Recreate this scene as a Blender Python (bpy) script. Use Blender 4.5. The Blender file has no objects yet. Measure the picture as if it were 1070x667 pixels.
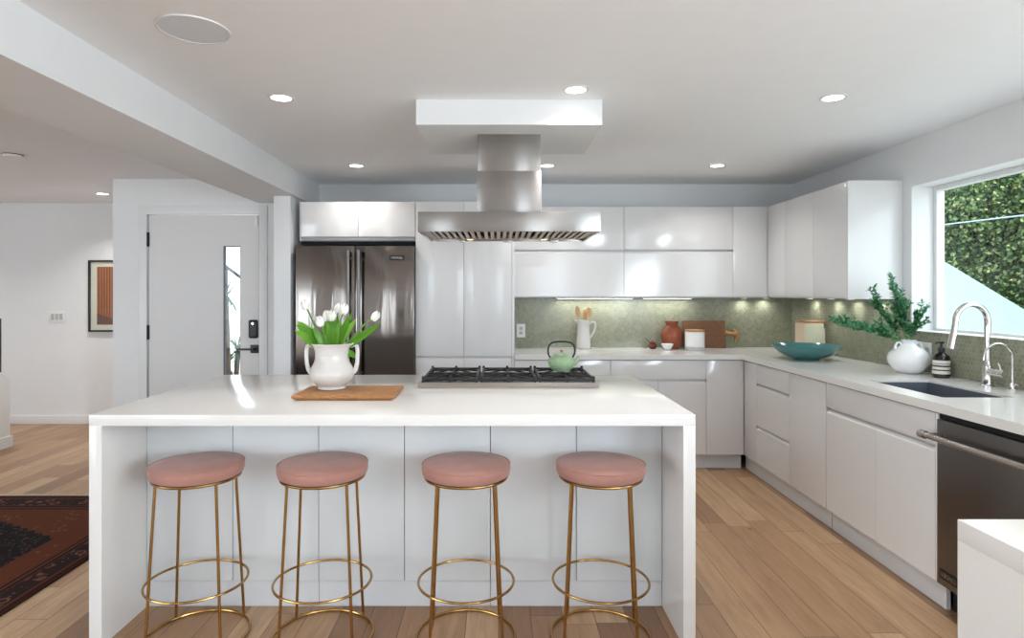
import bpy, bmesh, math, random
from mathutils import Vector, Matrix, noise as mnoise
C = bpy.context.scene
COL = C.collection
PI = math.pi
R = math.radians
random.seed(7)

# ------------------------------------------------------------------ camera
H = 1.385                                   # eye height
cam_d = bpy.data.cameras.new('camera')
cam_d.sensor_width = 36.0
cam_d.lens = 650.0 / 1070.0 * 36.0
cam_d.shift_x = 14.0 / 1070.0
cam_d.shift_y = -26.5 / 1070.0
cam_d.clip_start = 0.05
cam = bpy.data.objects.new('camera', cam_d)
cam.location = (0, 0, H)
cam.rotation_euler = (R(90), 0, 0)
COL.objects.link(cam)
C.camera = cam

# ------------------------------------------------------------------ world, sun, exposure
w = bpy.data.worlds.new('world'); C.world = w; w.use_nodes = True
bg = w.node_tree.nodes['Background']
bg.inputs[0].default_value = (0.80, 0.90, 1.0, 1)
bg.inputs[1].default_value = 3.7
sun_d = bpy.data.lights.new('sun', 'SUN'); sun_d.energy = 3.0; sun_d.angle = R(2); sun_d.color = (1, .95, .86)
sun = bpy.data.objects.new('sun', sun_d); COL.objects.link(sun)
sun.rotation_euler = Vector((-0.62, 0.22, 1.0)).to_track_quat('Z', 'Y').to_euler()   # the sun stands over the left of the house
C.view_settings.view_transform = 'Standard'
C.view_settings.look = 'None'
C.view_settings.gamma = 1.0
C.view_settings.use_curve_mapping = False
C.view_settings.exposure = 0.2

def area(name, loc, rot, sx, sy, power, col=(1, 1, 1), spread=180):
    d = bpy.data.lights.new(name, 'AREA'); d.shape = 'RECTANGLE'; d.size = sx; d.size_y = sy
    d.energy = power; d.color = col; d.spread = R(spread)
    o = bpy.data.objects.new(name, d); o.location = loc; o.rotation_euler = rot; COL.objects.link(o)
    return o
XL_WIN = -6.93
# added fill lights, tilted up, in three assumed and unseen rear-wall openings
for xc, ww, pw in ((-6.1, 1.5, 45), (-2.3, .75, 12), (1.2, .8, 12)):
    area('window_daylight', (xc, -3.90, 1.18), (R(105), 0, 0), ww, 2.15, pw, (.80, .915, 1.0))
area('window_daylight', (XL_WIN, -1.2, 1.25), (R(108), 0, R(-90)), 3.9, 1.9, 55, (.80, .915, 1.0))   # fill light in an unseen opening added to the left wall
area('window_daylight', (2.60, -1.3, 1.5), (R(118), 0, R(90)), 3.0, 1.1, 135, (.80, .915, 1.0))   # added fill in an invented right-wall opening, tilted up at the ceiling

DOWNLIGHT_W = 3.6

# ------------------------------------------------------------------ materials
def lin(c):
    out = []
    for v in c:
        v /= 255.0
        out.append(v / 12.92 if v <= .04045 else ((v + .055) / 1.055) ** 2.4)
    return (*out, 1.0)

def mat(name, col, rough=.5, metal=0.0, bump=0.0, bscale=40.0, var=0.0, vscale=8.0, stretch=(1, 1, 1), coat=0.0, **kw):
    m = bpy.data.materials.new(name); m.use_nodes = True
    nt = m.node_tree; b = nt.nodes['Principled BSDF']
    c = lin(col)
    b.inputs['Base Color'].default_value = c
    b.inputs['Roughness'].default_value = rough
    b.inputs['Metallic'].default_value = metal
    b.inputs['Coat Weight'].default_value = coat
    for k, v in kw.items():
        b.inputs[k.replace('_', ' ')].default_value = v
    tc = nt.nodes.new('ShaderNodeTexCoord'); mp = nt.nodes.new('ShaderNodeMapping')
    mp.inputs['Scale'].default_value = stretch
    nt.links.new(tc.outputs['Object'], mp.inputs[0])
    n = nt.nodes.new('ShaderNodeTexNoise'); n.inputs['Scale'].default_value = vscale; n.inputs['Detail'].default_value = 4
    nt.links.new(mp.outputs[0], n.inputs['Vector'])
    mx = nt.nodes.new('ShaderNodeMix'); mx.data_type = 'RGBA'
    v = var if var else .02
    mx.inputs[6].default_value = tuple(x * (1 - v) for x in c[:3]) + (1,)
    mx.inputs[7].default_value = tuple(min(1, x * (1 + v)) for x in c[:3]) + (1,)
    nt.links.new(n.outputs[0], mx.inputs[0]); nt.links.new(mx.outputs[2], b.inputs['Base Color'])
    if 'Anisotropic' in kw:
        tg = nt.nodes.new('ShaderNodeTangent'); tg.direction_type = 'RADIAL'; tg.axis = 'Z'; nt.links.new(tg.outputs[0], b.inputs['Tangent'])
        b.inputs['Anisotropic Rotation'].default_value = .25
    if bump:
        n2 = nt.nodes.new('ShaderNodeTexNoise'); n2.inputs['Scale'].default_value = bscale
        nt.links.new(mp.outputs[0], n2.inputs['Vector'])
        bp = nt.nodes.new('ShaderNodeBump'); bp.inputs['Strength'].default_value = bump; bp.inputs['Distance'].default_value = .01
        nt.links.new(n2.outputs[0], bp.inputs['Height']); nt.links.new(bp.outputs[0], b.inputs['Normal'])
    return m

def emit(name, col, s):
    m = bpy.data.materials.new(name); m.use_nodes = True
    b = m.node_tree.nodes['Principled BSDF']
    b.inputs['Base Color'].default_value = (.9, .9, .9, 1)
    b.inputs['Emission Color'].default_value = lin(col); b.inputs['Emission Strength'].default_value = s
    return m

class Nodes:
    def __init__(s, name):
        s.m = bpy.data.materials.new(name); s.m.use_nodes = True
        s.nt = s.m.node_tree; s.b = s.nt.nodes['Principled BSDF']
    def put(s, inp, v):
        if isinstance(v, (int, float)): inp.default_value = v
        elif isinstance(v, (tuple, list)): inp.default_value = v
        else: s.nt.links.new(v, inp)
    def math(s, op, a, b=0.0, c=None):
        n = s.nt.nodes.new('ShaderNodeMath'); n.operation = op
        s.put(n.inputs[0], a); s.put(n.inputs[1], b)
        if c is not None: s.put(n.inputs[2], c)
        return n.outputs[0]
    def vmath(s, op, a, b=(0, 0, 0)):
        n = s.nt.nodes.new('ShaderNodeVectorMath'); n.operation = op
        s.put(n.inputs[0], a); s.put(n.inputs[1], b)
        return n.outputs['Value'] if op in ('LENGTH', 'DOT_PRODUCT') else n.outputs[0]
    def coord(s):
        tc = s.nt.nodes.new('ShaderNodeTexCoord'); sp = s.nt.nodes.new('ShaderNodeSeparateXYZ')
        s.nt.links.new(tc.outputs['Object'], sp.inputs[0])
        return tc.outputs['Object'], sp.outputs[0], sp.outputs[1], sp.outputs[2]
    def comb(s, x, y, z=0.0):
        n = s.nt.nodes.new('ShaderNodeCombineXYZ')
        for i, v in enumerate((x, y, z)): s.put(n.inputs[i], v)
        return n.outputs[0]
    def white(s, v):
        n = s.nt.nodes.new('ShaderNodeTexWhiteNoise'); s.nt.links.new(v, n.inputs['Vector']); return n.outputs['Value']
    def noise(s, v, scale, detail=4, dist=0.0):
        n = s.nt.nodes.new('ShaderNodeTexNoise'); s.nt.links.new(v, n.inputs['Vector'])
        n.inputs['Scale'].default_value = scale; n.inputs['Detail'].default_value = detail; n.inputs['Distortion'].default_value = dist
        return n.outputs[0]
    def voro(s, v, scale, out='Distance', feature='F1'):
        n = s.nt.nodes.new('ShaderNodeTexVoronoi'); s.nt.links.new(v, n.inputs['Vector']); n.feature = feature
        n.inputs['Scale'].default_value = scale; return n.outputs[out]
    def ramp(s, f, stops, interp='LINEAR'):
        n = s.nt.nodes.new('ShaderNodeValToRGB'); n.color_ramp.interpolation = interp
        e = n.color_ramp.elements
        while len(e) > 1: e.remove(e[-1])
        e[0].position = stops[0][0]; e[0].color = lin(stops[0][1])
        for p, c in stops[1:]:
            k = e.new(p); k.color = lin(c)
        s.nt.links.new(f, n.inputs[0]); return n.outputs[0]
    def mix(s, f, a, b, mode='MIX'):
        n = s.nt.nodes.new('ShaderNodeMix'); n.data_type = 'RGBA'; n.blend_type = mode
        s.put(n.inputs[0], f); s.put(n.inputs[6], a); s.put(n.inputs[7], b); return n.outputs[2]
    def bump(s, h, strength=.3, dist=.01):
        n = s.nt.nodes.new('ShaderNodeBump'); n.inputs['Strength'].default_value = strength; n.inputs['Distance'].default_value = dist
        s.nt.links.new(h, n.inputs['Height']); s.nt.links.new(n.outputs[0], s.b.inputs['Normal'])
    def done(s, col, rough=.5):
        s.put(s.b.inputs['Base Color'], col); s.put(s.b.inputs['Roughness'], rough); return s.m

def make_floor():
    n = Nodes('oak planks'); o, x, y, z = n.coord()
    W, L = .137, 1.25
    xs = n.math('ADD', n.math('DIVIDE', x, W), 200.0)
    row = n.math('FLOOR', xs)
    sh = n.white(n.comb(row, 3.3))
    ys = n.math('ADD', n.math('ADD', n.math('DIVIDE', y, L), 100.0), sh)
    cell = n.math('FLOOR', ys)
    rnd = n.white(n.comb(row, cell, 1.7))
    fx = n.math('FRACT', xs); fy = n.math('FRACT', ys)
    ex = n.math('MULTIPLY', n.math('MINIMUM', fx, n.math('SUBTRACT', 1.0, fx)), W)
    ey = n.math('MULTIPLY', n.math('MINIMUM', fy, n.math('SUBTRACT', 1.0, fy)), L)
    gap = n.math('LESS_THAN', n.math('MINIMUM', ex, ey), .0019)
    gv = n.comb(n.math('MULTIPLY', x, 13.0), n.math('MULTIPLY', y, 1.1), n.math('MULTIPLY', rnd, 40.0))
    g = n.noise(gv, 2.2, 8, 1.2)
    g2 = n.noise(n.comb(n.math('MULTIPLY', x, 60.0), n.math('MULTIPLY', y, 3.0), rnd), 2.0, 3)
    base = n.ramp(rnd, [(0, (142, 107, 78)), (.3, (172, 134, 99)), (.7, (196, 159, 120)), (1, (214, 180, 142))])
    c = n.mix(n.math('MULTIPLY', n.math('POWER', g, 1.5), .85), base, lin((106, 74, 52)))
    c = n.mix(n.math('MULTIPLY', g2, .22), c, lin((118, 86, 62)))
    kn = n.math('LESS_THAN', n.voro(n.comb(n.math('MULTIPLY', x, 1.6), y, rnd), 1.9), .035)
    c = n.mix(n.math('MULTIPLY', kn, .6), c, lin((84, 56, 40)))
    c = n.mix(n.math('MULTIPLY', gap, .75), c, lin((70, 47, 33)))
    n.bump(n.math('SUBTRACT', n.math('MULTIPLY', g, .3), gap), .25, .002)
    return n.done(c, n.math('ADD', n.math('MULTIPLY', g2, .15), .33))

def make_hex(axis):
    n = Nodes('green hexagon mosaic ' + axis); o, x, y, z = n.coord()
    u = x if axis == 'back' else y
    S = 38.0
    p = n.vmath('ADD', n.vmath('SCALE', n.comb(u, z)), (0, 0, 0))
    p = n.comb(n.math('ADD', n.math('MULTIPLY', u, S), 400.0), n.math('ADD', n.math('MULTIPLY', z, S), 400.0))
    r = (1.0, 1.7320508, 1.0); h = (.5, .8660254, .5)
    a = n.vmath('SUBTRACT', n.vmath('MODULO', p, r), h)
    b = n.vmath('SUBTRACT', n.vmath('MODULO', n.vmath('SUBTRACT', p, h), r), h)
    sa, sb = [], []
    def flat(v):
        s = n.nt.nodes.new('ShaderNodeSeparateXYZ'); n.nt.links.new(v, s.inputs[0]); return s.outputs[0], s.outputs[1]
    ax, ay = flat(a); bx_, by_ = flat(b)
    da = n.math('ADD', n.math('MULTIPLY', ax, ax), n.math('MULTIPLY', ay, ay))
    db = n.math('ADD', n.math('MULTIPLY', bx_, bx_), n.math('MULTIPLY', by_, by_))
    t = n.math('LESS_THAN', db, da)
    gx = n.math('ADD', n.math('MULTIPLY', bx_, t), n.math('MULTIPLY', ax, n.math('SUBTRACT', 1.0, t)))
    gy = n.math('ADD', n.math('MULTIPLY', by_, t), n.math('MULTIPLY', ay, n.math('SUBTRACT', 1.0, t)))
    axx, ayy = n.math('ABSOLUTE', gx), n.math('ABSOLUTE', gy)
    hd = n.math('MAXIMUM', axx, n.math('ADD', n.math('MULTIPLY', axx, .5), n.math('MULTIPLY', ayy, .8660254)))
    px, py = flat(p)
    idv = n.comb(n.math('ROUND', n.math('MULTIPLY', n.math('SUBTRACT', px, gx), 2.0)), n.math('ROUND', n.math('MULTIPLY', n.math('SUBTRACT', py, gy), 2.0)))
    rnd = n.white(idv)
    grout = n.math('GREATER_THAN', hd, .46)
    c = n.ramp(rnd, [(0, (128, 129, 108)), (.5, (136, 137, 116)), (1, (145, 146, 126))])
    c = n.mix(grout, c, lin((148, 148, 130)))
    soft = n.math('MULTIPLY', n.math('SUBTRACT', .5, hd), 1.2)
    n.bump(n.math('ADD', n.math('MINIMUM', soft, .12), n.math('MULTIPLY', rnd, .10)), .45, .01)
    n.b.inputs['Metallic'].default_value = .0
    return n.done(c, n.math('ADD', n.math('MULTIPLY', grout, .4), .16))

def make_rug():
    n = Nodes('patterned wool rug'); o, x, y, z = n.coord()
    ax, ay = n.math('ABSOLUTE', x), n.math('ABSOLUTE', y)
    e = n.math('MINIMUM', n.math('SUBTRACT', .985, ax), n.math('MULTIPLY', n.math('SUBTRACT', 1.5, ay), .75))
    band = n.ramp(e, [(0, (54, 28, 22)), (.02, (34, 24, 24)), (.035, (96, 52, 38)), (.048, (38, 28, 28)), (.06, (46, 34, 33)),
                      (.145, (88, 48, 36)), (.155, (40, 28, 28)), (.175, (104, 62, 46)), (.186, (40, 28, 28)), (.20, (98, 54, 36)), (.99, (98, 54, 36))], 'CONSTANT')
    v = n.voro(o, 15.0); v2 = n.voro(o, 34.0)
    bmask = n.math('MULTIPLY', n.math('GREATER_THAN', e, .06), n.math('LESS_THAN', e, .145))
    mot = n.math('MULTIPLY', bmask, n.math('MULTIPLY', n.math('GREATER_THAN', v, .25), n.math('LESS_THAN', v, .42)))
    c = n.mix(n.math('MULTIPLY', mot, .75), band, lin((132, 84, 68)))
    mot3 = n.math('MULTIPLY', bmask, n.math('LESS_THAN', v2, .22))
    c = n.mix(n.math('MULTIPLY', mot3, .8), c, lin((98, 96, 100)))
    d1 = n.math('ADD', ay, n.math('MULTIPLY', ax, .52))
    jag = n.math('MULTIPLY', n.math('PINGPONG', n.math('MULTIPLY', ax, 1.0), .035), .9)
    inner = n.math('MULTIPLY', n.math('LESS_THAN', ax, .615), n.math('LESS_THAN', n.math('ADD', d1, jag), 1.10))
    dark = n.mix(n.math('MULTIPLY', n.math('LESS_THAN', v2, .3), .75), lin((30, 26, 29)), lin((78, 68, 66)))
    dark = n.mix(n.math('MULTIPLY', n.math('LESS_THAN', v, .18), .8), dark, lin((112, 58, 42)))
    c = n.mix(inner, c, dark)
    fl = n.math('MULTIPLY', n.math('MULTIPLY', n.math('GREATER_THAN', e, .215), n.math('SUBTRACT', 1.0, inner)),
                n.math('MULTIPLY', n.math('LESS_THAN', n.voro(o, 26.0), .3), n.math('GREATER_THAN', n.noise(o, 2.6, 2), .55)))
    c = n.mix(n.math('MULTIPLY', fl, .7), c, lin((120, 92, 76)))
    c = n.mix(n.math('MULTIPLY', n.noise(o, 60, 3), .35), c, lin((40, 24, 20)))
    n.bump(n.noise(o, 260, 2), .4, .004)
    n.b.inputs['Specular IOR Level'].default_value = .1
    return n.done(c, .95)

def make_steel(name, col, rough, wav, axis='z', gr=.16):
    n = Nodes(name); o, x, y, z = n.coord()
    n.b.inputs['Metallic'].default_value = 1.0
    if axis == 'z': st = n.comb(n.math('MULTIPLY', x, 14.0), n.math('MULTIPLY', y, 14.0), n.math('MULTIPLY', z, .8))
    else: st = n.comb(n.math('MULTIPLY', x, 1.0), n.math('MULTIPLY', y, 1.0), n.math('MULTIPLY', z, 200.0))
    g = n.noise(st, 8.0 if axis == 'z' else 2.0, 3)
    wv = n.noise(n.comb(n.math('MULTIPLY', x, 6.0), n.math('MULTIPLY', y, 6.0), n.math('MULTIPLY', z, .9)), 1.5, 2, .3)
    n.bump(n.math('ADD', n.math('MULTIPLY', g, .004), wv), wav, .02)
    c = n.mix(n.math('MULTIPLY', g, .25), lin(col), lin(tuple(v * .8 for v in col)))
    return n.done(c, n.math('ADD', n.math('MULTIPLY', g, gr), rough))

def make_wood(name, c1, c2, scale=(1, 1, 1), rough=.5):
    n = Nodes(name); o, x, y, z = n.coord()
    v = n.comb(n.math('MULTIPLY', x, scale[0]), n.math('MULTIPLY', y, scale[1]), n.math('MULTIPLY', z, scale[2]))
    g = n.noise(v, 5.0, 6, 1.5)
    return n.done(n.ramp(g, [(.3, c1), (.5, c2), (.72, c1)]), rough)

def make_glass(name, tint=(251, 254, 253)):
    m = bpy.data.materials.new(name); m.use_nodes = True; nt = m.node_tree
    nt.nodes.remove(nt.nodes['Principled BSDF']); out = nt.nodes['Material Output']
    t = nt.nodes.new('ShaderNodeBsdfTransparent'); t.inputs[0].default_value = lin(tint)
    g = nt.nodes.new('ShaderNodeBsdfGlossy'); g.inputs['Roughness'].default_value = .02
    lw = nt.nodes.new('ShaderNodeLayerWeight'); lw.inputs[0].default_value = .5
    pw_ = nt.nodes.new('ShaderNodeMath'); pw_.operation = 'POWER'; pw_.inputs[1].default_value = 4.0
    nt.links.new(lw.outputs['Facing'], pw_.inputs[0])
    f = nt.nodes.new('ShaderNodeMath'); f.operation = 'MULTIPLY_ADD'; f.inputs[1].default_value = .35; f.inputs[2].default_value = .02
    nt.links.new(pw_.outputs[0], f.inputs[0])
    mx = nt.nodes.new('ShaderNodeMixShader')
    nt.links.new(f.outputs[0], mx.inputs[0]); nt.links.new(t.outputs[0], mx.inputs[1]); nt.links.new(g.outputs[0], mx.inputs[2])
    nt.links.new(mx.outputs[0], out.inputs[0]); return m

def make_leafmat(name, stops, rough=.5, trans=.25, by='rand'):
    n = Nodes(name); o, x, y, z = n.coord()
    gi = n.nt.nodes.new('ShaderNodeNewGeometry')
    c = n.ramp(gi.outputs['Random Per Island'], stops)
    n.b.inputs['Transmission Weight'].default_value = 0.0
    m = n.done(c, rough)
    nt = n.nt; tr = nt.nodes.new('ShaderNodeBsdfTranslucent'); nt.links.new(c, tr.inputs[0])
    mx = nt.nodes.new('ShaderNodeMixShader'); mx.inputs[0].default_value = trans
    nt.links.new(n.b.outputs[0], mx.inputs[1]); nt.links.new(tr.outputs[0], mx.inputs[2])
    nt.links.new(mx.outputs[0], nt.nodes['Material Output'].inputs[0])
    return m

M = dict(
    wall=mat('white wall paint', (229, 230, 231), .6, bump=.03, bscale=120),
    ceil=mat('white ceiling paint', (243, 244, 246), .7, bump=.02, bscale=100),
    floor=make_floor(), hexb=make_hex('back'), hexr=make_hex('right'), rug=make_rug(),
    gloss=mat('white gloss lacquer', (226, 225, 225), .1),
    island=mat('pale grey lacquer panel', (219, 223, 225), .3),
    carc=mat('cabinet carcass white', (206, 206, 208), .4),
    shadow=mat('grip recess grey', (150, 150, 152), .5),  # mid grey of the grip rail above the fridge
    toe=mat('toe kick white', (214, 216, 219), .35),
    quartz=mat('white quartz', (225, 223, 220), .13, var=.015, vscale=60),
    trim=mat('white satin trim', (226, 226, 226), .35),
    door=mat('painted door', (216, 214, 213), .4),
    steel=mat('brushed stainless steel', (178, 174, 170), .27, 1.0),
    fsteel=make_steel('wavy stainless steel', (130, 123, 118), .12, .26, gr=.06),
    dsteel=mat('dark stainless steel', (112, 107, 104), .3, 1.0),
    hsteel=mat('hood stainless steel', (156, 153, 150), .24, 1.0, Anisotropic=.9, var=.06, vscale=3, stretch=(1, 1, 60)),
    filt=mat('warm filter steel', (176, 160, 142), .35, 1.0),
    chrome=mat('chrome', (216, 214, 210), .07, 1.0),
    gold=mat('brass gold metal', (170, 132, 78), .2, 1.0),
    velvet=mat('dusty pink velvet', (166, 120, 109), .85, bump=.15, bscale=30, var=.26, vscale=9, Sheen_Weight=.25, Sheen_Roughness=.4),
    iron=mat('black cast iron', (13, 13, 14), .45, bump=.3, bscale=200),
    black=mat('matte black metal', (22, 22, 24), .4),
    blackgap=mat('black recess', (16, 16, 18), .8),
    ceramic=mat('white glazed ceramic', (214, 210, 206), .22, bump=.18, bscale=36, stretch=(.1, .1, 3)),
    ceram2=mat('white smooth ceramic', (236, 236, 236), .12),
    acacia=make_wood('acacia wood', (206, 152, 94), (152, 100, 54), (3, 22, 22), .45),
    oldwood=make_wood('aged brown wood', (150, 104, 64), (100, 64, 38), (4, 4, 26), .5),
    palewood=make_wood('pale beech', (226, 188, 140), (204, 160, 112), (20, 20, 3), .55),
    lidwood=make_wood('light wood lid', (196, 150, 106), (172, 124, 84), (4, 20, 20), .5),
    terra=mat('terracotta glaze', (142, 72, 46), .25, var=.12, vscale=18),
    brownglaze=mat('dark brown glaze', (92, 42, 30), .2, var=.1),
    teal=mat('teal glaze', (66, 122, 122), .2, var=.12, vscale=12),
    kettle=mat('pale green enamel', (164, 190, 150), .3, var=.06),
    cream=mat('cream enamel', (226, 205, 178), .35),
    sagefront=mat('pale sage enamel', (205, 205, 182), .3),  # greener tone for the front face of the cream box
    amber=mat('dark amber glass', (26, 18, 15), .08),
    label=mat('paper label', (214, 211, 202), .6),
    labelblk=mat('label black band', (32, 31, 30), .6),
    plastic=mat('white plastic', (232, 231, 228), .35),
    plasshade=mat('light grey plastic', (186, 186, 186), .5),
    sink=mat('blue grey composite', (88, 94, 104), .35),
    grille=mat('speaker grille grey', (222, 227, 233), .7, bump=.2, bscale=600),
    frame=mat('black picture frame', (18, 18, 18), .35),
    mat_=mat('ivory mat board', (226, 216, 204), .8),
    soil=mat('soil', (50, 38, 30), .95),
    bark=mat('brown bark', (86, 70, 54), .9, bump=.5, bscale=20),
    stem=mat('green stem', (96, 140, 58), .5),
    petal=mat('white tulip petal', (246, 244, 238), .5),
    stucco=mat('pale aqua stucco', (146, 160, 156), .8),
    roofm=mat('pale aqua roof sheet', (140, 160, 158), .6),
    ground=mat('pale paving', (190, 188, 182), .95, var=.2, vscale=2),
    fringe=mat('cream cotton fringe', (214, 200, 176), .9),
    glass=make_glass('clear window glass'),
    lampglow=emit('lit diffuser', (255, 250, 242), 9.0),
    ledglow=emit('lit led strip', (245, 255, 245), 5.0),
    hoodglow=emit('lit hood lamp', (255, 225, 180), 6.0),
    tulipleaf=make_leafmat('tulip leaf', [(0, (70, 128, 30)), (.5, (104, 164, 46)), (1, (150, 198, 84))], .35, .3),
    euca=make_leafmat('small green leaves', [(0, (32, 92, 62)), (.5, (64, 138, 94)), (1, (128, 188, 142))], .4, .25),
    tree=make_leafmat('tree leaves', [(0, (40, 64, 34)), (.35, (70, 98, 52)), (.7, (110, 138, 80)), (.93, (166, 184, 122)), (1, (206, 190, 120))], .4, .35),
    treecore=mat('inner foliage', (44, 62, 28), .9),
    yucca=make_leafmat('yucca leaves', [(0, (40, 66, 52)), (1, (96, 126, 96))], .5, .2),
)

# ------------------------------------------------------------------ mesh builder
class MB:
    def __init__(s): s.bm = bmesh.new()
    def box(s, x0, x1, y0, y1, z0, z1, bev=0.0, seg=2):
        t = bmesh.new()
        vs = [t.verts.new((x, y, z)) for x in (x0, x1) for y in (y0, y1) for z in (z0, z1)]
        for f in ((0, 1, 3, 2), (4, 6, 7, 5), (0, 4, 5, 1), (2, 3, 7, 6), (0, 2, 6, 4), (1, 5, 7, 3)):
            t.faces.new([vs[i] for i in f])
        if bev: bmesh.ops.bevel(t, geom=t.edges[:], offset=bev, segments=seg, affect='EDGES', profile=.6)
        s.merge(t); return s
    def merge(s, t, mtx=None):
        if mtx is not None: bmesh.ops.transform(t, matrix=mtx, verts=t.verts[:])
        bmesh.ops.recalc_face_normals(t, faces=t.faces[:])
        me = bpy.data.meshes.new('tmp'); t.to_mesh(me); t.free(); s.bm.from_mesh(me); bpy.data.meshes.remove(me)
    def prism(s, poly, axis, a, b, bev=0.0):
        """poly: 2-D outline; axis: the axis it is pushed along ('x': poly=(y,z), 'y': (x,z), 'z': (x,y))"""
        t = bmesh.new()
        def P(u, v, k): return {'x': (k, u, v), 'y': (u, k, v), 'z': (u, v, k)}[axis]
        A = [t.verts.new(P(u, v, a)) for u, v in poly]; B = [t.verts.new(P(u, v, b)) for u, v in poly]
        t.faces.new(A); t.faces.new(B[::-1])
        for i in range(len(poly)):
            j = (i + 1) % len(poly); t.faces.new((A[i], B[i], B[j], A[j]))
        if bev: bmesh.ops.bevel(t, geom=t.edges[:], offset=bev, segments=2, affect='EDGES')
        s.merge(t); return s
    def lathe(s, prof, c=(0, 0, 0), seg=40, mtx=None, sx=1.0, sy=1.0):
        t = bmesh.new(); rings = []
        for r, z in prof:
            if r < 1e-5: rings.append([t.verts.new((c[0], c[1], c[2] + z))])
            else: rings.append([t.verts.new((c[0] + sx * r * math.cos(2 * PI * k / seg), c[1] + sy * r * math.sin(2 * PI * k / seg), c[2] + z)) for k in range(seg)])
        for a, b in zip(rings, rings[1:]):
            for k in range(seg):
                l = (k + 1) % seg
                if len(a) == 1 and len(b) == 1: continue
                if len(a) == 1: t.faces.new((a[0], b[k], b[l]))
                elif len(b) == 1: t.faces.new((a[k], b[0], a[l]))
                else: t.faces.new((a[k], b[k], b[l], a[l]))
        s.merge(t, mtx); return s
    def tube(s, pts, r, seg=10, closed=False, flat=1.0):
        pts = [Vector(p) for p in pts]; n = len(pts)
        rs = r if isinstance(r, (list, tuple)) else [r] * n
        t = bmesh.new(); rings = []
        prev = None
        for i, p in enumerate(pts):
            if closed: tg = (pts[(i + 1) % n] - pts[i - 1]).normalized()
            else: tg = (pts[min(i + 1, n - 1)] - pts[max(i - 1, 0)]).normalized()
            if prev is None:
                up = Vector((0, 0, 1)) if abs(tg.z) < .9 else Vector((1, 0, 0))
                nx = tg.cross(up).normalized()
            else:
                nx = (prev - tg * prev.dot(tg)).normalized()
            prev = nx; ny = tg.cross(nx)
            rings.append([t.verts.new(p + nx * rs[i] * math.cos(2 * PI * k / seg) + ny * rs[i] * flat * math.sin(2 * PI * k / seg)) for k in range(seg)])
        m = n if closed else n - 1
        for i in range(m):
            a, b = rings[i], rings[(i + 1) % n]
            for k in range(seg):
                l = (k + 1) % seg; t.faces.new((a[k], a[l], b[l], b[k]))
        if not closed:
            t.faces.new(rings[0][::-1]); t.faces.new(rings[-1])
        s.merge(t); return s
    def cyl(s, p0, p1, r, seg=24): return s.tube([p0, p1], r, seg)
    def ring(s, r, z, tr, seg=64, c=(0, 0)):
        return s.tube([(c[0] + r * math.cos(2 * PI * k / seg), c[1] + r * math.sin(2 * PI * k / seg), z) for k in range(seg)], tr, 8, True)
    def ball(s, c, rx, ry, rz, u=20, v=12):
        t = bmesh.new(); bmesh.ops.create_uvsphere(t, u_segments=u, v_segments=v, radius=1)
        s.merge(t, Matrix.Translation(c) @ Matrix.Diagonal((rx, ry, rz, 1))); return s
    def leaf(s, p, d, up, L, W, bend=0.3, seg=5, fold=.15):
        """a pointed blade from p along d, bending towards -up"""
        d = Vector(d).normalized(); side = d.cross(Vector(up))
        if side.length < 1e-4: side = d.cross(Vector((1, 0, 0)))
        side.normalize(); nrm = side.cross(d).normalized(); p = Vector(p)
        rows = []
        for i in range(seg + 1):
            u = i / seg
            wv = W * .5 * math.sin(PI * min(1, (u * .86 + .1))) ** .8 if i < seg else 0.0
            a = bend * u * 1.6
            ctr = p + d * (L * u * math.cos(a * .5)) - nrm * (L * u * math.sin(a * .5))
            if wv < 1e-5: rows.append([s.bm.verts.new(ctr)])
            else: rows.append([s.bm.verts.new(ctr - side * wv + nrm * wv * fold), s.bm.verts.new(ctr), s.bm.verts.new(ctr + side * wv + nrm * wv * fold)])
        for a, b in zip(rows, rows[1:]):
            if len(b) == 3:
                s.bm.faces.new((a[0], a[1], b[1], b[0])); s.bm.faces.new((a[1], a[2], b[2], b[1]))
            else:
                s.bm.faces.new((a[0], a[1], b[0])); s.bm.faces.new((a[1], a[2], b[0]))
        return s
    def build(s, name, m, parent=None, loc=None, rotz=0.0, smooth=True, ang=32):
        me = bpy.data.meshes.new(name); s.bm.to_mesh(me); s.bm.free()
        if smooth:
            for p in me.polygons: p.use_smooth = True
            me.set_sharp_from_angle(angle=R(ang))
        for k in (m if isinstance(m, (list, tuple)) else [m]): me.materials.append(k)
        o = bpy.data.objects.new(name, me); COL.objects.link(o)
        if parent: o.parent = parent
        if loc is not None: o.location = loc
        if rotz: o.rotation_euler.z = rotz
        return o

def tag(o, label, cat, group=None):
    o['label'] = label; o['category'] = cat
    if group: o['group'] = group
    return o
def thing(name, label, cat, loc=(0, 0, 0), rotz=0.0, group=None):
    o = bpy.data.objects.new(name, None); o.location = loc; o.rotation_euler.z = rotz; o.empty_display_size = .1
    COL.objects.link(o); return tag(o, label, cat, group)
def struct(o):
    o['kind'] = 'structure'; return o
def copy_tree(o, parent=None):
    c = o.copy(); COL.objects.link(c)
    if parent: c.parent = parent
    for ch in list(o.children): copy_tree(ch, c)
    return c
def lettering(txt, size, m, parent, loc, face, depth=.0012, name='lettering'):
    cu = bpy.data.curves.new('txt', 'FONT'); cu.body = txt; cu.size = size; cu.extrude = depth; cu.align_x = 'CENTER'; cu.align_y = 'CENTER'
    t = bpy.data.objects.new('txt', cu); COL.objects.link(t)
    me = bpy.data.meshes.new_from_object(t); bpy.data.objects.remove(t)
    me.name = name; me.transform(face); me.materials.clear(); me.materials.append(m)
    o = bpy.data.objects.new(name, me); COL.objects.link(o); o.parent = parent; o.location = loc
    return o
FACE_Y = Matrix.Rotation(R(90), 4, 'X')                      # reads from -y

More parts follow.
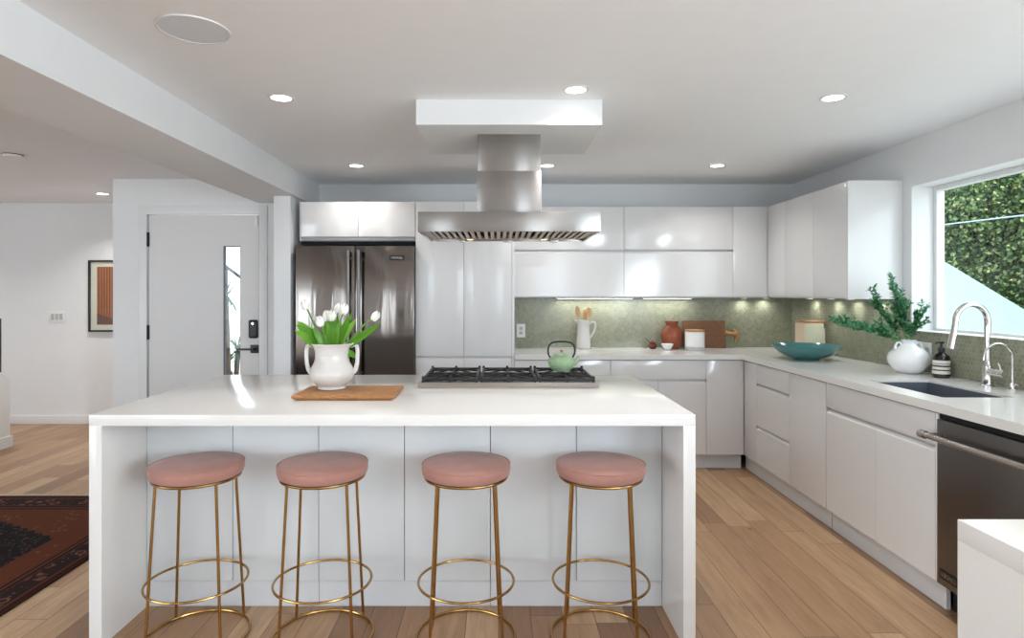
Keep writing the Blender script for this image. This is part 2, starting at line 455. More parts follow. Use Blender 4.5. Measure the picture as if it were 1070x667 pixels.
# ------------------------------------------------------------------ the setting
CEIL = 2.35; XR = 2.59; YB = 5.485; YR = -4.0; XL = -7.0; YF = 6.62; YD = 5.225; XC = -3.24
struct(MB().box(XL - .2, XR + .2, YR - .2, YF + .2, -.12, 0).build('floor', M['floor'], smooth=False))
cb = MB()
cb.box(XL - .2, XR + .2, YR - .2, YD + .15, CEIL, CEIL + .2)
cb.box(-1.75, XR + .2, YD + .15, YB + .2, CEIL, CEIL + .2)
cb.box(XL - .2, XC + .15, YD + .15, YF + .2, CEIL, CEIL + .2)
struct(cb.build('ceiling', M['ceil'], smooth=False))
struct(MB().box(-1.62, XR + .2, YB, YB + .2, 0, CEIL).build('wall_back', M['wall'], smooth=False))
WY0, WY1, WZ0, WZ1 = 1.2, 3.9, 1.155, 2.056
wr = MB()
wr.box(XR, XR + .2, YR - .2, -2.85, 0, CEIL).box(XR, XR + .2, .25, WY0, 0, CEIL).box(XR, XR + .2, -2.85, .25, 0, .9).box(XR, XR + .2, -2.85, .25, 2.1, CEIL).box(XR, XR + .2, WY1, YB, 0, CEIL)
wr.box(XR, XR + .2, WY0, WY1, 0, WZ0).box(XR, XR + .2, WY0, WY1, WZ1, CEIL)
struct(wr.build('wall_right', M['wall'], smooth=False))
wd = MB()                                                    # wall with the entrance door
DX0, DX1, DZ = -2.945, -2.015, 2.045
wd.box(XC, DX0 - .02, YD, YD + .15, 0, CEIL).box(DX1 + .02, -1.62, YD, YD + .15, 0, CEIL).box(DX0 - .02, DX1 + .02, YD, YD + .15, DZ + .02, CEIL)
wd.box(XC, XC + .15, YD + .15, YF, 0, CEIL)
struct(wd.build('wall_entry', M['wall'], smooth=False))
struct(MB().box(XL, XC + .15, YF, YF + .2, 0, CEIL).build('wall_hall', M['wall'], smooth=False))
struct(MB().box(XL - .2, XL, YR, -3.2, 0, CEIL).box(XL - .2, XL, .8, YF + .2, 0, CEIL).box(XL - .2, XL, -3.2, .8, 0, .25).box(XL - .2, XL, -3.2, .8, 2.25, CEIL).build('wall_left', M['wall'], smooth=False))
wb = MB()
xs = [XL, -6.9, -5.3, -2.7, -1.9, .75, 1.65, XR]
for i in range(0, 8, 2): wb.box(xs[i], xs[i + 1], YR - .2, YR, 0, CEIL)
for i in (1, 3, 5): wb.box(xs[i], xs[i + 1], YR - .2, YR, 0, .05).box(xs[i], xs[i + 1], YR - .2, YR, 2.3, CEIL)
struct(wb.build('wall_rear', M['wall'], smooth=False))
struct(MB().box(-1.75, -1.62, 4.84, YD, 0, 2.145, .002).build('wall_pier', M['wall']))
struct(MB().box(-2.01, -1.58, YR, YD - .001, 2.145, CEIL).box(-1.75, -1.58, YD - .001, YB, 2.145, CEIL).build('trim_1', M['wall'], smooth=False))      # ceiling beam
struct(MB().box(-.41, .515, 3.09, 3.74, 2.225, CEIL).build('trim_2', M['wall'], smooth=False))       # boxed soffit over the hood
struct(MB().box(.125, XR, YB - .008, YB, .912, 1.348).build('trim_3', M['hexb'], smooth=False))      # tiled splashback, back
sb = MB(); sb.box(XR - .008, XR, 3.9, YB - .008, .912, 1.348).box(XR - .008, XR, 0.9, 3.9, .912, WZ0)
struct(sb.build('trim_4', M['hexr'], smooth=False))
struct(MB().box(XL, XC, YF - .014, YF, 0, .09, .002).build('baseboard_hall', M['trim']))
struct(MB().box(XC, DX0 - .085, YD - .014, YD, 0, .09, .002).box(XC - .014, XC, YD - .014, YF - .014, 0, .09, .002).build('baseboard_entry', M['trim']))
struct(MB().box(XL, XL + .014, YR, YF - .014, 0, .09).build('baseboard_left', M['trim']))

# casing round the entrance door
cs = MB()
cs.box(DX0 - .075, DX0 - .006, YD - .012, YD, 0, DZ + .08, .002).box(DX1 + .006, DX1 + .075, YD - .012, YD, 0, DZ + .08, .002)
cs.box(DX0 - .006, DX1 + .006, YD - .012, YD, DZ + .008, DZ + .08, .002)
cs.box(DX0 - .02, DX0 - .006, YD, YD + .12, 0, DZ + .02).box(DX1 + .006, DX1 + .02, YD, YD + .12, 0, DZ + .02).box(DX0 - .006, DX1 + .006, YD, YD + .12, DZ + .008, DZ + .02)
struct(cs.build('trim_5', M['trim']))
d1 = bpy.data.objects.new('door_1', None); d1.location = ((DX0 + DX1) / 2, YD + .03, 0); COL.objects.link(d1); struct(d1)
hw = .462; gx0, gx1, gz0, gz1 = .165, .307, .25, 1.785
db = MB()
db.box(-hw, gx0, -.022, .022, .008, DZ).box(gx1, hw, -.022, .022, .008, DZ).box(gx0, gx1, -.022, .022, .008, gz0).box(gx0, gx1, -.022, .022, gz1, DZ)
db.build('door_leaf', M['door'], d1, smooth=False)
MB().box(gx0, gx1, -.004, .004, gz0, gz1).build('glass_pane', M['glass'], d1, smooth=False)
MB().box(gx0, gx0 + .007, -.02, .02, gz0, gz1).box(gx1 - .004, gx1, -.02, .02, gz0, gz1).box(gx0, gx1, -.02, .02, gz1 - .006, gz1).build('glazing_bead', M['black'], d1)
hb = MB().box(.395, .465, -.034, -.022, .885, .955, .004); hb.cyl((.43, -.034, .92), (.43, -.075, .92), .011).box(.295, .44, -.083, -.067, .912, .928, .004)
hb.build('door_handle', M['black'], d1)
lk = MB().box(.385, .46, -.05, -.022, 1.01, 1.165, .02, 4).build('keypad_lock', M['black'], d1)
MB().cyl((.422, -.05, 1.135), (.422, -.053, 1.135), .009).build('key_cylinder', M['chrome'], lk)
for zz in (1.0, 1.78, .2):
    MB().box(-hw - .016, -hw + .006, -.032, -.018, zz, zz + .12, .003).cyl((-hw - .006, -.034, zz), (-hw - .006, -.034, zz + .12), .008, 10).build('hinge', M['black'], d1)
MB().box(hw - .03, hw - .004, -.032, -.022, 1.955, 2.035, .003).build('door_sensor', M['plastic'], d1)

# window over the sink
w1 = bpy.data.objects.new('window_1', None); w1.location = (XR + .16, (WY0 + WY1) / 2, WZ0); COL.objects.link(w1); struct(w1)
ly = (WY1 - WY0) / 2; hz = WZ1 - WZ0; fw = .03
wf = MB()
wf.box(-.025, .025, ly - fw, ly, 0, hz, .003).box(-.025, .025, -ly, -ly + fw, 0, hz, .003).box(-.025, .025, -ly + fw, ly - fw, 0, fw * .5, .003).box(-.025, .025, -ly + fw, ly - fw, hz - fw, hz, .003)
wf.build('window_frame', M['trim'], w1)
MB().box(-.003, .003, -ly + fw, ly - fw, fw * .5, hz - fw).build('glass_pane', M['glass'], w1, smooth=False)
# frames of the assumed rear windows, unseen, set for light and steel reflections
for i, (a, b) in enumerate(((-6.9, -5.3), (-2.7, -1.9), (.75, 1.65))):
    f = MB()
    for x0, x1, z0, z1 in ((a, a + .05, .05, 2.3), (b - .05, b, .05, 2.3), (a, b, .05, .1), (a, b, 2.25, 2.3), ((a + b) / 2 - .025, (a + b) / 2 + .025, .1, 2.25)):
        f.box(x0, x1, YR + .0, YR + .05, z0, z1)
    struct(f.build('window_%d' % (i + 2), M['black'], smooth=False))

f = MB()
for y0, y1, z0, z1 in ((-2.85, -2.8, .9, 2.1), (.2, .25, .9, 2.1), (-2.85, .25, .9, .95), (-2.85, .25, 2.05, 2.1)): f.box(XR + .08, XR + .13, y0, y1, z0, z1)
struct(f.build('window_5', M['trim'], smooth=False))  # unseen window added to bring light onto beam and ceiling
f = MB()
for y0, y1, z0, z1 in ((-3.2, -3.15, .25, 2.25), (.75, .8, .25, 2.25), (-3.2, .8, .25, .3), (-3.2, .8, 2.2, 2.25), (-1.225, -1.175, .3, 2.2)): f.box(XL - .15, XL - .1, y0, y1, z0, z1)
struct(f.build('window_6', M['black'], smooth=False))  # unseen left window, added as a light source for the kitchen
# ------------------------------------------------------------------ cabinets
def panel(w_, z0, z1, t=.02, lip=0.0, x0=0.0):
    """front panel, face at y=0 looking to -y; lip = bevelled finger grip along its top edge"""
    m = MB()
    if lip:
        poly = [(0, z0), (0, z1 - lip), (t * .8, z1), (t, z1), (t, z0)]
        m.prism(poly, 'x', x0, x0 + w_, .0008)
    else: m.box(x0, x0 + w_, 0, t, z0, z1, .0012)
    return m
def cabinet(name, label, loc, rotz, w_, d_, z0, z1, fronts, toe=True, group=None, cat='cabinet', fm='gloss', toe_in=.055, side=True):
    t = thing(name, label, cat, loc, rotz, group)
    MB().box(.001, w_ - .001, .022, d_, z0, z1, .001).build('carcass', M['carc'], t)
    for kind, x0, x1, a, b, lip in fronts:
        panel(x1 - x0 - .003, a, b, .0205, lip, x0 + .0015).build(kind, M[fm], t)
    if toe: MB().box(.001, w_ - .001, toe_in, toe_in + .018, .001, z0 - .001).build('toe_kick', M['toe'], t)
    return t
YC = 4.88; XCF = 1.925; TOP = .868
LIP = .016
# tall pantry pair
tx0, tx1 = -.652, .104
mid = (484.8 - 521) / 133.2 - tx0
for k, (a, b, lb) in enumerate(((tx0, tx0 + mid, 'tall white gloss pantry cabinet directly right of the fridge'), (tx0 + mid, tx1, 'tall white gloss pantry cabinet beside the green splashback'))):
    cabinet('pantry_cabinet', lb, (a, YC, 0), 0, b - a, .6, .117, 2.109,
            [('door', 0, b - a, .895, 2.106, 0), ('door', 0, b - a, .12, .882, LIP)], group='tall pantry cabinets')
    if k == 1: MB().box(b - a + .0005, b - a + .0195, .001, .6, .117, 2.109, .001).build('end_panel', M['gloss'], [o for o in COL.objects if o.name.startswith('pantry_cabinet')][-1])
# cabinet above the fridge
ow = .915
t = cabinet('overhead_cabinet', 'white two-door cabinet above the steel fridge', (-1.569, YC, 0), 0, ow, .6, 1.80, 2.109,
            [('door', .02, .467, 1.832, 2.106, 0), ('door', .467, ow, 1.832, 2.106, 0)], toe=False)
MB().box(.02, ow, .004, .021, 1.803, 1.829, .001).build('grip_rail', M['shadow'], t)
# base units, back run
def X(px, p=133.2): return (px - 521) / p
bx = [.125, X(638), X(738), 1.918]
cabinet('base_cabinet', 'white gloss base cabinet in back run next to the tall pantry', (bx[0], YC, 0), 0, bx[1] - bx[0], .58, .117, TOP,
        [('drawer', 0, bx[1] - bx[0], .712, .86, 0), ('door', 0, (bx[1] - bx[0]) / 2, .12, .70, LIP), ('door', (bx[1] - bx[0]) / 2, bx[1] - bx[0], .12, .70, LIP)], group='back base cabinets')
cabinet('base_cabinet', 'white gloss base cabinet in back run below the terracotta vase', (bx[1], YC, 0), 0, bx[2] - bx[1], .58, .117, TOP,
        [('drawer', 0, bx[2] - bx[1], .712, .86, 0), ('door', 0, (bx[2] - bx[1]) / 2, .12, .70, LIP), ('door', (bx[2] - bx[1]) / 2, bx[2] - bx[1], .12, .70, LIP)], group='back base cabinets')
cabinet('base_cabinet', 'narrow white gloss cabinet with one full-height door, back corner', (bx[2], YC, 0), 0, bx[3] - bx[2] + .005, .58, .117, TOP,
        [('door', 0, bx[3] - bx[2] + .005, .12, .86, 0)])
# right run: local x runs towards the camera
RZ = -PI / 2
def D(px): return XCF * 650 / (px - 521)
ry = [4.885, D(790.5), D(824.5), D(863.6), D(980.8)]
t = cabinet('corner_cabinet', 'narrow white filler cabinet at the inside corner of the right run', (XCF, ry[0], 0), RZ, ry[0] - ry[1], .55, .117, TOP, [('door', 0, ry[0] - ry[1], .12, .86, 0)], toe_in=.035)
MB().box(-.052, .0005, .035, .053, .001, .116).build('toe_return', M['toe'], t)
wdr = ry[1] - ry[2]
cabinet('drawer_cabinet', 'white gloss three-drawer cabinet below the teal bowl', (XCF, ry[1], 0), RZ, wdr, .55, .117, TOP,
        [('drawer', 0, wdr, .716, .86, 0), ('drawer', 0, wdr, .402, .705, LIP), ('drawer', 0, wdr, .12, .391, LIP)], toe_in=.035)
wdr = ry[2] - ry[3]
cabinet('base_cabinet', 'white gloss single-door cabinet between the drawers and the sink cabinet', (XCF, ry[2], 0), RZ, wdr - .008, .55, .117, TOP, [('door', 0, wdr - .008, .12, .86, 0)], toe_in=.035)
wdr = ry[3] - ry[4]; dm = ry[3] - D(915)
sk = cabinet('sink_cabinet', 'white gloss two-door sink cabinet beside the dishwasher', (XCF, ry[3], 0), RZ, wdr, .5, .117, .64,
        [('drawer_front', 0, wdr - .02, .72, .86, 0), ('door', 0, dm, .12, .705, LIP), ('door', dm, wdr - .02, .12, .705, LIP)], toe_in=.035)
MB().box(.001, .02, .022, .55, .641, TOP).box(wdr - .02, wdr - .001, .022, .55, .641, TOP).box(.02, wdr - .02, .022, .04, .641, TOP).build('side_panel', M['carc'], sk)
MB().box(wdr - .0185, wdr - .001, 0, .021, .12, .86, .001).build('end_panel', M['gloss'], sk)

# upper cabinets
UZ0, UZ1 = 1.352, 2.109; YU = 5.17; XU = 2.235; pu = 125.7
ub = [.1255, X(652, pu), X(766, pu), XU - .002]
for k, lb in ((0, 'white gloss wall cabinet with two stacked flap doors beside the hood'), (1, 'white gloss wall cabinet with two stacked flap doors in mid back wall')):
    wv = ub[k + 1] - ub[k]
    cabinet('wall_cabinet', lb, (ub[k], YU, 0), 0, wv, YB - YU - .01, UZ0 + .0, UZ1,
            [('flap_door', 0, wv, 1.752, 2.106, 0), ('flap_door', 0, wv, UZ0 + .01, 1.736, LIP)], toe=False, group='wall cabinets on the back wall')
wv = ub[3] - ub[2] + .001
cabinet('wall_cabinet', 'narrow white wall cabinet with single tall door in the back corner', (ub[2], YU, 0), 0, wv, YB - YU - .01, UZ0, UZ1, [('door', 0, wv, UZ0 + .01, 2.106, 0)], toe=False)
def DU(px): return XU * 650 / (px - 521)
uy = [YU + .0, DU(820), DU(849.6), 3.998]
cabinet('wall_cabinet', 'narrow white corner wall cabinet on the right wall', (XU, uy[0], 0), RZ, uy[0] - uy[1], XR - XU - .01, UZ0, UZ1, [('door', 0, uy[0] - uy[1], UZ0 + .01, 2.106, 0)], toe=False)
wv = uy[1] - uy[3]
t = cabinet('wall_cabinet', 'white two-door wall cabinet on the right wall beside the window', (XU, uy[1], 0), RZ, wv, XR - XU - .01, UZ0, UZ1,
        [('door', 0, uy[1] - uy[2], UZ0 + .01, 2.106, 0), ('door', uy[1] - uy[2], wv, UZ0 + .01, 2.106, 0)], toe=False)
MB().box(wv + .0002, wv + .0182, -.0, XR - XU - .002, UZ0 - .002, UZ1 + .001, .001).build('end_panel', M['gloss'], t)

# worktops
wt = MB(); cz0, cz1 = .870, .91
wt.box(.125, 1.903, 4.85, YB - .009, cz0, cz1)
SX0, SX1, SY0, SY1 = 2.03, 2.36, 2.843, 3.412
wt.box(1.903, SX0, 1.33, YB - .009, cz0, cz1).box(SX1, XR - .009, 1.33, YB - .009, cz0, cz1)
wt.box(SX0, SX1, SY1, YB - .009, cz0, cz1).box(SX0, SX1, 1.33, SY0, cz0, cz1)
bmesh.ops.remove_doubles(wt.bm, verts=wt.bm.verts[:], dist=1e-5)
tag(wt.build('worktop', M['quartz'], smooth=False), 'L-shaped white quartz worktop along back wall and window wall', 'worktop')
# sink
s = thing('sink', 'blue-grey undermount sink set in the right worktop', 'sink', ((SX0 + SX1) / 2, (SY0 + SY1) / 2, .66))
a, b = (SX1 - SX0) / 2 , (SY1 - SY0) / 2
bs = MB()
a -= .001; b -= .001; k = .008
bs.box(-a, -a + k, -b, b, 0, .240).box(a - k, a, -b, b, 0, .240).box(-a + k, a - k, -b, -b + k, 0, .240).box(-a + k, a - k, b - k, b, 0, .240).box(-a, a, -b, b, -.01, 0)
bs.build('basin', M['sink'], s, smooth=False)
MB().lathe([(0, .006), (.03, .006), (.045, .003), (.045, 0)], (0, 0, 0), 32).build('drain', M['chrome'], s)

# ------------------------------------------------------------------ island
IX0, IX1, IY0, IY1, IC = -1.605, .772, 2.437, 3.641, 2.747
iw = MB()
iw.box(IX0, IX1, IY0, IY1, .866, .91, .0015).box(IX0, IX0 + .05, IY0, IY1, 0, .8665, .0015).box(IX1 - .048, IX1, IY0, IY1, 0, .8665, .0015)
tag(iw.build('island_worktop', M['quartz']), 'white quartz waterfall worktop of the kitchen island', 'worktop')
pw = (.7225 + 1.5535) / 6
il = ['pale island cabinet behind the two left stools', 'pale island cabinet in the middle behind the third stool', 'pale island cabinet behind the rightmost stool']
for k in range(3):
    cabinet('island_cabinet', il[k], (-1.5535 + 2 * k * pw, IC, 0), 0, 2 * pw, .85, .114, .85,
            [('door', 0, pw, .117, .862, 0), ('door', pw, 2 * pw, .117, .862, 0)], group=None, fm='island', toe_in=.008)

# peninsula at the near right
px0 = .966
pn = MB().box(px0, XR - .009, .55, 1.31, .866, .91, .0015).box(px0, px0 + .05, .55, 1.31, 0, .8665, .0015)
tag(pn.build('peninsula_worktop', M['quartz']), 'white quartz waterfall end of a second counter in the near right corner', 'worktop')
cabinet('peninsula_cabinet', 'white base cabinet under the near right counter', (XR - .03, 1.30, 0), PI, 1.5, .7, .117, .86, [('door', .7, 1.1, .12, .855, 0), ('door', 1.1, 1.5, .12, .855, 0)])

# ------------------------------------------------------------------ fridge
f = thing('fridge', 'stainless steel french-door fridge in its alcove', 'fridge', (-1.115, 4.83, 0))
fw2 = .452
MB().box(-fw2, fw2, .066, .62, .06, 1.745).build('cabinet_body', M['black'], f)
MB().box(-fw2, fw2, .09, .55, .002, .058).build('base_grille', M['black'], f)
for sgn in (-1, 1):
    x0, x1 = (-fw2 - .008, -.003) if sgn < 0 else (.003, fw2 + .008)
    d = MB().box(x0, x1, 0, .064, .63, 1.757, .004).build('door', M['fsteel'], f)
    hx = sgn * .04
    hm = MB().tube([(hx, -.052, .72), (hx, -.052, 1.70)], .0135, 16)
    for zz in (.76, 1.66): hm.cyl((hx, -.052, zz), (hx, 0.002, zz), .0095, 12)
    for z0, z1 in ((.70, .735), (1.685, 1.72)): hm.cyl((hx, -.052, z0), (hx, -.052, z1), .0165, 16)
    hm.build('handle', M['dsteel'], d)
    if sgn > 0:
        bd = MB().box(.268, .382, -.004, 0, 1.645, 1.683, .001).build('badge', M['black'], d)
        lettering('VIKING', .026, M['steel'], d, (.325, -.0045, 1.664), FACE_Y)
d = MB().box(-fw2 - .008, fw2 + .008, 0, .064, .065, .622, .004).build('freezer_drawer', M['fsteel'], f)
hm = MB().tube([(-.36, -.052, .56), (.36, -.052, .56)], .0135, 16)
for xx in (-.33, .33): hm.cyl((xx, -.052, .56), (xx, .002, .56), .0095, 12)
hm.build('handle', M['steel'], d)
MB().box(-fw2, fw2, .10, .6, 1.77, 1.797).build('top_cover', M['blackgap'], f)  # black box: shade of the opening above the doors put into colour

# ------------------------------------------------------------------ dishwasher (faces -x; local x runs to the camera)
dy0 = D(980.8) - .004
dwm = thing('dishwasher', 'dark stainless dishwasher with bar handle beside sink cabinet', 'dishwasher', (XCF, dy0, 0), RZ)
MB().box(.004, .60, .03, .56, .11, .862).build('cabinet_body', M['black'], dwm)
d = MB().box(.002, .602, -.012, .028, .125, .84, .003).build('door', M['dsteel'], dwm)
MB().box(.002, .602, .0, .028, .842, .866, .001).build('control_strip', M['blackgap'], dwm)
hm = MB().tube([(-.005, -.075, .772), (.61, -.075, .772)], .0135, 18)
for xx in (.03, .575): hm.cyl((xx, -.075, .772), (xx, -.01, .772), .012, 14)
for a_, b_ in ((-.012, .022), (.585, .615)): hm.cyl((a_, -.075, .772), (b_, -.075, .772), .018, 18)
hm.build('handle', M['steel'], d)
bd = MB().box(.022, .135, -.016, -.012, .155, .195, .001).build('badge', M['black'], d)
lettering('VIKING', .027, M['steel'], d, (.0785, -.0165, .175), FACE_Y)
MB().box(.004, .60, .06, .08, .001, .108).build('toe_kick', M['blackgap'], dwm)
cabinet('base_cabinet', 'white base cabinet between dishwasher and near counter', (XCF, dy0 - .612, 0), RZ, dy0 - .612 - 1.335, .55, .117, TOP, [('door', 0, dy0 - .612 - 1.335, .12, .86, 0)], toe_in=.035)

# ------------------------------------------------------------------ range hood
hd = thing('range_hood', 'stainless steel island range hood above the cooktop', 'range hood', (.053, 3.11, 1.696))
hx = .457
cm = MB()
cm.box(-hx, hx, 0, .012, 0, .099, .001).box(-hx, hx, .588, .60, 0, .099, .001).box(-hx, -hx + .012, .012, .588, 0, .099, .001).box(hx - .012, hx, .012, .588, 0, .099, .001).box(-hx + .012, hx - .012, .012, .588, .087, .099)
cm.build('canopy', M['hsteel'], hd)
un = MB().box(-hx + .012, hx - .012, .012, .06, .012, .02).box(-hx + .012, hx - .012, .54, .588, .012, .02).box(-hx + .012, -hx + .045, .06, .54, .012, .02).box(hx - .045, hx - .012, .06, .54, .012, .02)
un.build('underside_frame', M['filt'], hd)
for k in range(3):
    fx0 = -hx + .047 + k * .274; fl = MB()
    for j in range(8):
        xx = fx0 + .006 + j * .0335
        fl.prism([(xx, .010), (xx + .019, .010), (xx + .015, .024), (xx + .004, .024)], 'y', .085, .515)
    fl.box(fx0, fx0 + .268, .062, .085, .008, .026).box(fx0, fx0 + .268, .515, .538, .008, .026)
    ff = fl.build('baffle_filter', M['filt'], hd)
    MB().box(fx0, fx0 + .268, .062, .538, .040, .046).build('grease_tray', M['blackgap'], ff)  # black sheet that makes the slots between the slats dark
    MB().box(fx0 + .11, fx0 + .158, .535, .552, -.010, .012, .002).build('filter_latch', M['steel'], ff)
for xx in (-.22, .215):
    for yy in (.035, .56):
        MB().lathe([(.022, .012), (.024, .008), (.02, .007)], (xx, yy, 0), 24).build('lamp_ring', M['chrome'], hd)
        MB().lathe([(0, .009), (.02, .009)], (xx, yy, 0), 24).build('lamp', M['hoodglow'], hd)
MB().box(-.167, .172, .16, .50, .0995, .335, .001).build('chimney', M['hsteel'], hd)
MB().box(-.163, .168, .164, .496, .335, .5285, .001).build('chimney_extension', M['hsteel'], hd)

# ------------------------------------------------------------------ cooktop
ck = thing('cooktop', 'stainless gas cooktop with black grates in the island', 'cooktop', (.05, 3.125, .911))
tr = MB().prism([(0, 0), (-.004, .012), (.004, .026), (.03, .028), (.05, .012), (.53, .012), (.53, 0)], 'x', -.457, .457, .001)
tr.build('steel_tray', M['steel'], ck)
MB().box(-.445, .445, .05, .518, .0125, .0145, .0005).build('burner_pan', M['iron'], ck)
for k in range(3):
    gx = -.298 + k * .298; g = MB(); z0 = .030; w2 = .137; y0, y1 = .055, .51
    for xx in (-w2, w2): g.box(gx + xx - .006, gx + xx + .006, y0, y1, z0, z0 + .012, .002)
    for yy in (y0, (y0 + y1) / 2, y1): g.box(gx - w2, gx + w2, yy - .006, yy + .006, z0, z0 + .012, .002)
    for yc in (y0 + .114, y1 - .114):
        for q in range(8):
            aa = q * PI / 4 + PI / 8 * 0
            ux, uy_ = math.cos(aa), math.sin(aa)
            rr = .135 / max(abs(ux), abs(uy_)) * (.98 if q % 2 == 0 else .8)
            rr = min(rr, w2 / max(abs(ux), 1e-3), .11 / max(abs(uy_), 1e-3))
            g.tube([(gx + ux * .035, yc + uy_ * .035, z0 + .016), (gx + ux * rr, yc + uy_ * rr, z0 + .007)], .0052, 6)
        g.ring(.036, z0 + .012, .004, 24, (gx, yc))
    for xx in (-w2, 0, w2):
        for yy in (y0, y1):
            g.box(gx + xx - .007, gx + xx + .007, yy - .007, yy + .007, .0125, z0 + .022, .002)
    g.build('grate', M['iron'], ck)
    for yc in (y0 + .114, y1 - .114):
        bnr = MB().lathe([(.0, .030), (.024, .030), (.028, .026), (.028, .020), (.040, .018), (.046, .0125)], (gx, yc, 0), 32).build('burner', M['iron'], ck)
        MB().lathe([(.047, .0125), (.05, .016), (.056, .0125)], (gx, yc, 0), 32).build('burner_ring', M['steel'], bnr)

# ------------------------------------------------------------------ kettle
kt = thing('kettle', 'pale green cast-iron teapot standing on the right back grate', 'kettle', (.345, 3.41, .9725 - .010))
KZ = -.011
kb = MB().lathe([(0, 0), (.045, 0), (.052, .006), (.068, .028), (.073, .045), (.07, .06), (.055, .078), (.045, .084), (.04, .084)], (0, 0, 0), 48)
for i in range(7):
    z = .02 + i * .008
    rr = {0: .0635, 1: .0675, 2: .071, 3: .073, 4: .0725, 5: .0705, 6: .066}[i]
    for j in range(36):
        a_ = 2 * PI * (j + .5 * (i % 2)) / 36
        kb.ball((rr * math.cos(a_), rr * math.sin(a_), z), .0028, .0028, .0028, 6, 4)
kb.build('body', M['kettle'], kt)
lid = MB().lathe([(.045, .085), (.046, .088), (.03, .095), (0, .098)], (0, 0, 0), 40).build('lid', M['kettle'], kt)
MB().lathe([(.004, .096), (.004, .103), (.009, .107), (.009, .112), (0, .116)], (0, 0, 0), 20).build('knob', M['gold'], lid)
MB().tube([(.06, 0, .035), (.078, 0, .05), (.088, 0, .068), (.096, 0, .076)], [.018, .013, .009, .008], 14).build('spout', M['kettle'], kt)
pts = [(-.062, 0, .072), (-.072, 0, .09), (-.074, 0, .115), (-.068, 0, .14), (-.05, 0, .155), (-.02, 0, .160), (.02, 0, .160), (.05, 0, .155), (.068, 0, .14), (.074, 0, .115), (.070, 0, .09), (.06, 0, .072)]
MB().tube(pts, .005, 10).build('handle', M['black'], kt)

# ------------------------------------------------------------------ stools
def stool(loc, rot, label, grp='pink bar stools at the island'):
    t = thing('bar_stool', label, 'stool', loc, rot, grp)
    MB().lathe([(0, .655), (.165, .655), (.174, .66), (.178, .672), (.179, .685), (.178, .695), (.174, .702), (.160, .7065), (.12, .711), (0, .713)], (0, 0, 0), 64).build('seat_cushion', M['velvet'], t)
    MB().ring(.1768, .7005, .0026).build('piping', M['velvet'], t)
    sr = MB().ring(.163, .648, .006); sr.lathe([(0, .646), (.162, .646), (.162, .654), (0, .654)], (0, 0, 0), 48).build('seat_ring', M['gold'], t)
    for q in range(4):
        a_ = PI / 4 + q * PI / 2
        MB().tube([(.160 * math.cos(a_), .160 * math.sin(a_), .646), (.198 * math.cos(a_), .198 * math.sin(a_), .012)], .0058, 12).build('leg', M['gold'], t)
    MB().ring(.192, .227, .0052).build('footrest', M['gold'], t)
    MB().ring(.198, .006, .006).build('base_ring', M['gold'], t)
    return t
st0 = stool((-1.218, 2.514, 0), R(5), 'pink velvet bar stool with brass frame, leftmost of four at the island')
sl = ['pink velvet bar stool with brass frame, second from the left', 'pink velvet bar stool with brass frame, second from the right below the cooktop', 'pink velvet bar stool with brass frame, rightmost of four at the island']
for (x, rr), lb in zip(((-.7095, 4), (-.131, 3), (.412, -9)), sl):
    c = copy_tree(st0); c.location = (x, 2.514, 0); c.rotation_euler.z = R(rr); c['label'] = lb

# ------------------------------------------------------------------ board, vase and tulips on the island
bo = MB().prism([(-.228, .004), (-.222, 0), (.222, 0), (.228, .004), (.205, .023), (-.205, .023)], 'y', -.15, .15)
t = bmesh.new()
bb = MB().box(-.226, .226, -.15, .15, 0, .023)
bo2 = MB()
t = bmesh.new()
low = [(-.212, -.138), (.212, -.138), (.212, .138), (-.212, .138)]; up = [(-.228, -.152), (.228, -.152), (.228, .152), (-.228, .152)]
def ringz(L, z, bm_): return [bm_.verts.new((x, y, z)) for x, y in L]
r0, r1, r2 = ringz(low, 0, t), ringz(up, .012, t), ringz([(x * .985, y * .985) for x, y in up], .023, t)
t.faces.new(r0[::-1]); t.faces.new(r2)
for A, B in ((r0, r1), (r1, r2)):
    for i in range(4): t.faces.new((A[i], A[(i + 1) % 4], B[(i + 1) % 4], B[i]))
bmesh.ops.bevel(t, geom=t.edges[:], offset=.0015, segments=2, affect='EDGES')
bo2.merge(t)
tag(bo2.build('serving_board', M['acacia'], loc=(-.693, 2.905, .911)), 'rectangular wooden serving board under the tulip vase', 'board')

VX, VY, VZ = -.79, 2.95, .935
v = thing('vase', 'white two-handled ceramic vase of tulips on the wooden board', 'vase', (VX, VY, VZ))
prof = [(0, 0), (.060, 0), (.066, .003), (.066, .010), (.062, .014), (.078, .026), (.095, .045), (.104, .066), (.103, .082), (.094, .104), (.083, .124), (.077, .145), (.076, .165), (.080, .186), (.090, .204), (.097, .212), (.094, .215), (.084, .205), (.072, .186), (.068, .165), (.068, .14), (.06, .12), (0, .115)]
MB().lathe(prof, (0, 0, 0), 56).build('body', M['ceramic'], v)
for sg in (-1, 1):
    hp = [(sg * .088, 0, .203), (sg * .104, 0, .208), (sg * .117, 0, .202), (sg * .121, 0, .180), (sg * .121, 0, .150), (sg * .119, 0, .120), (sg * .112, 0, .092), (sg * .100, 0, .078)]
    MB().tube(hp, [.008, .007, .007, .007, .007, .007, .008, .010], 12, flat=1.4).build('handle', M['ceramic'], v)
def P(px, py, d): return Vector(((px - 521) * d / 650, d, H - (py - 307) * d / 650))
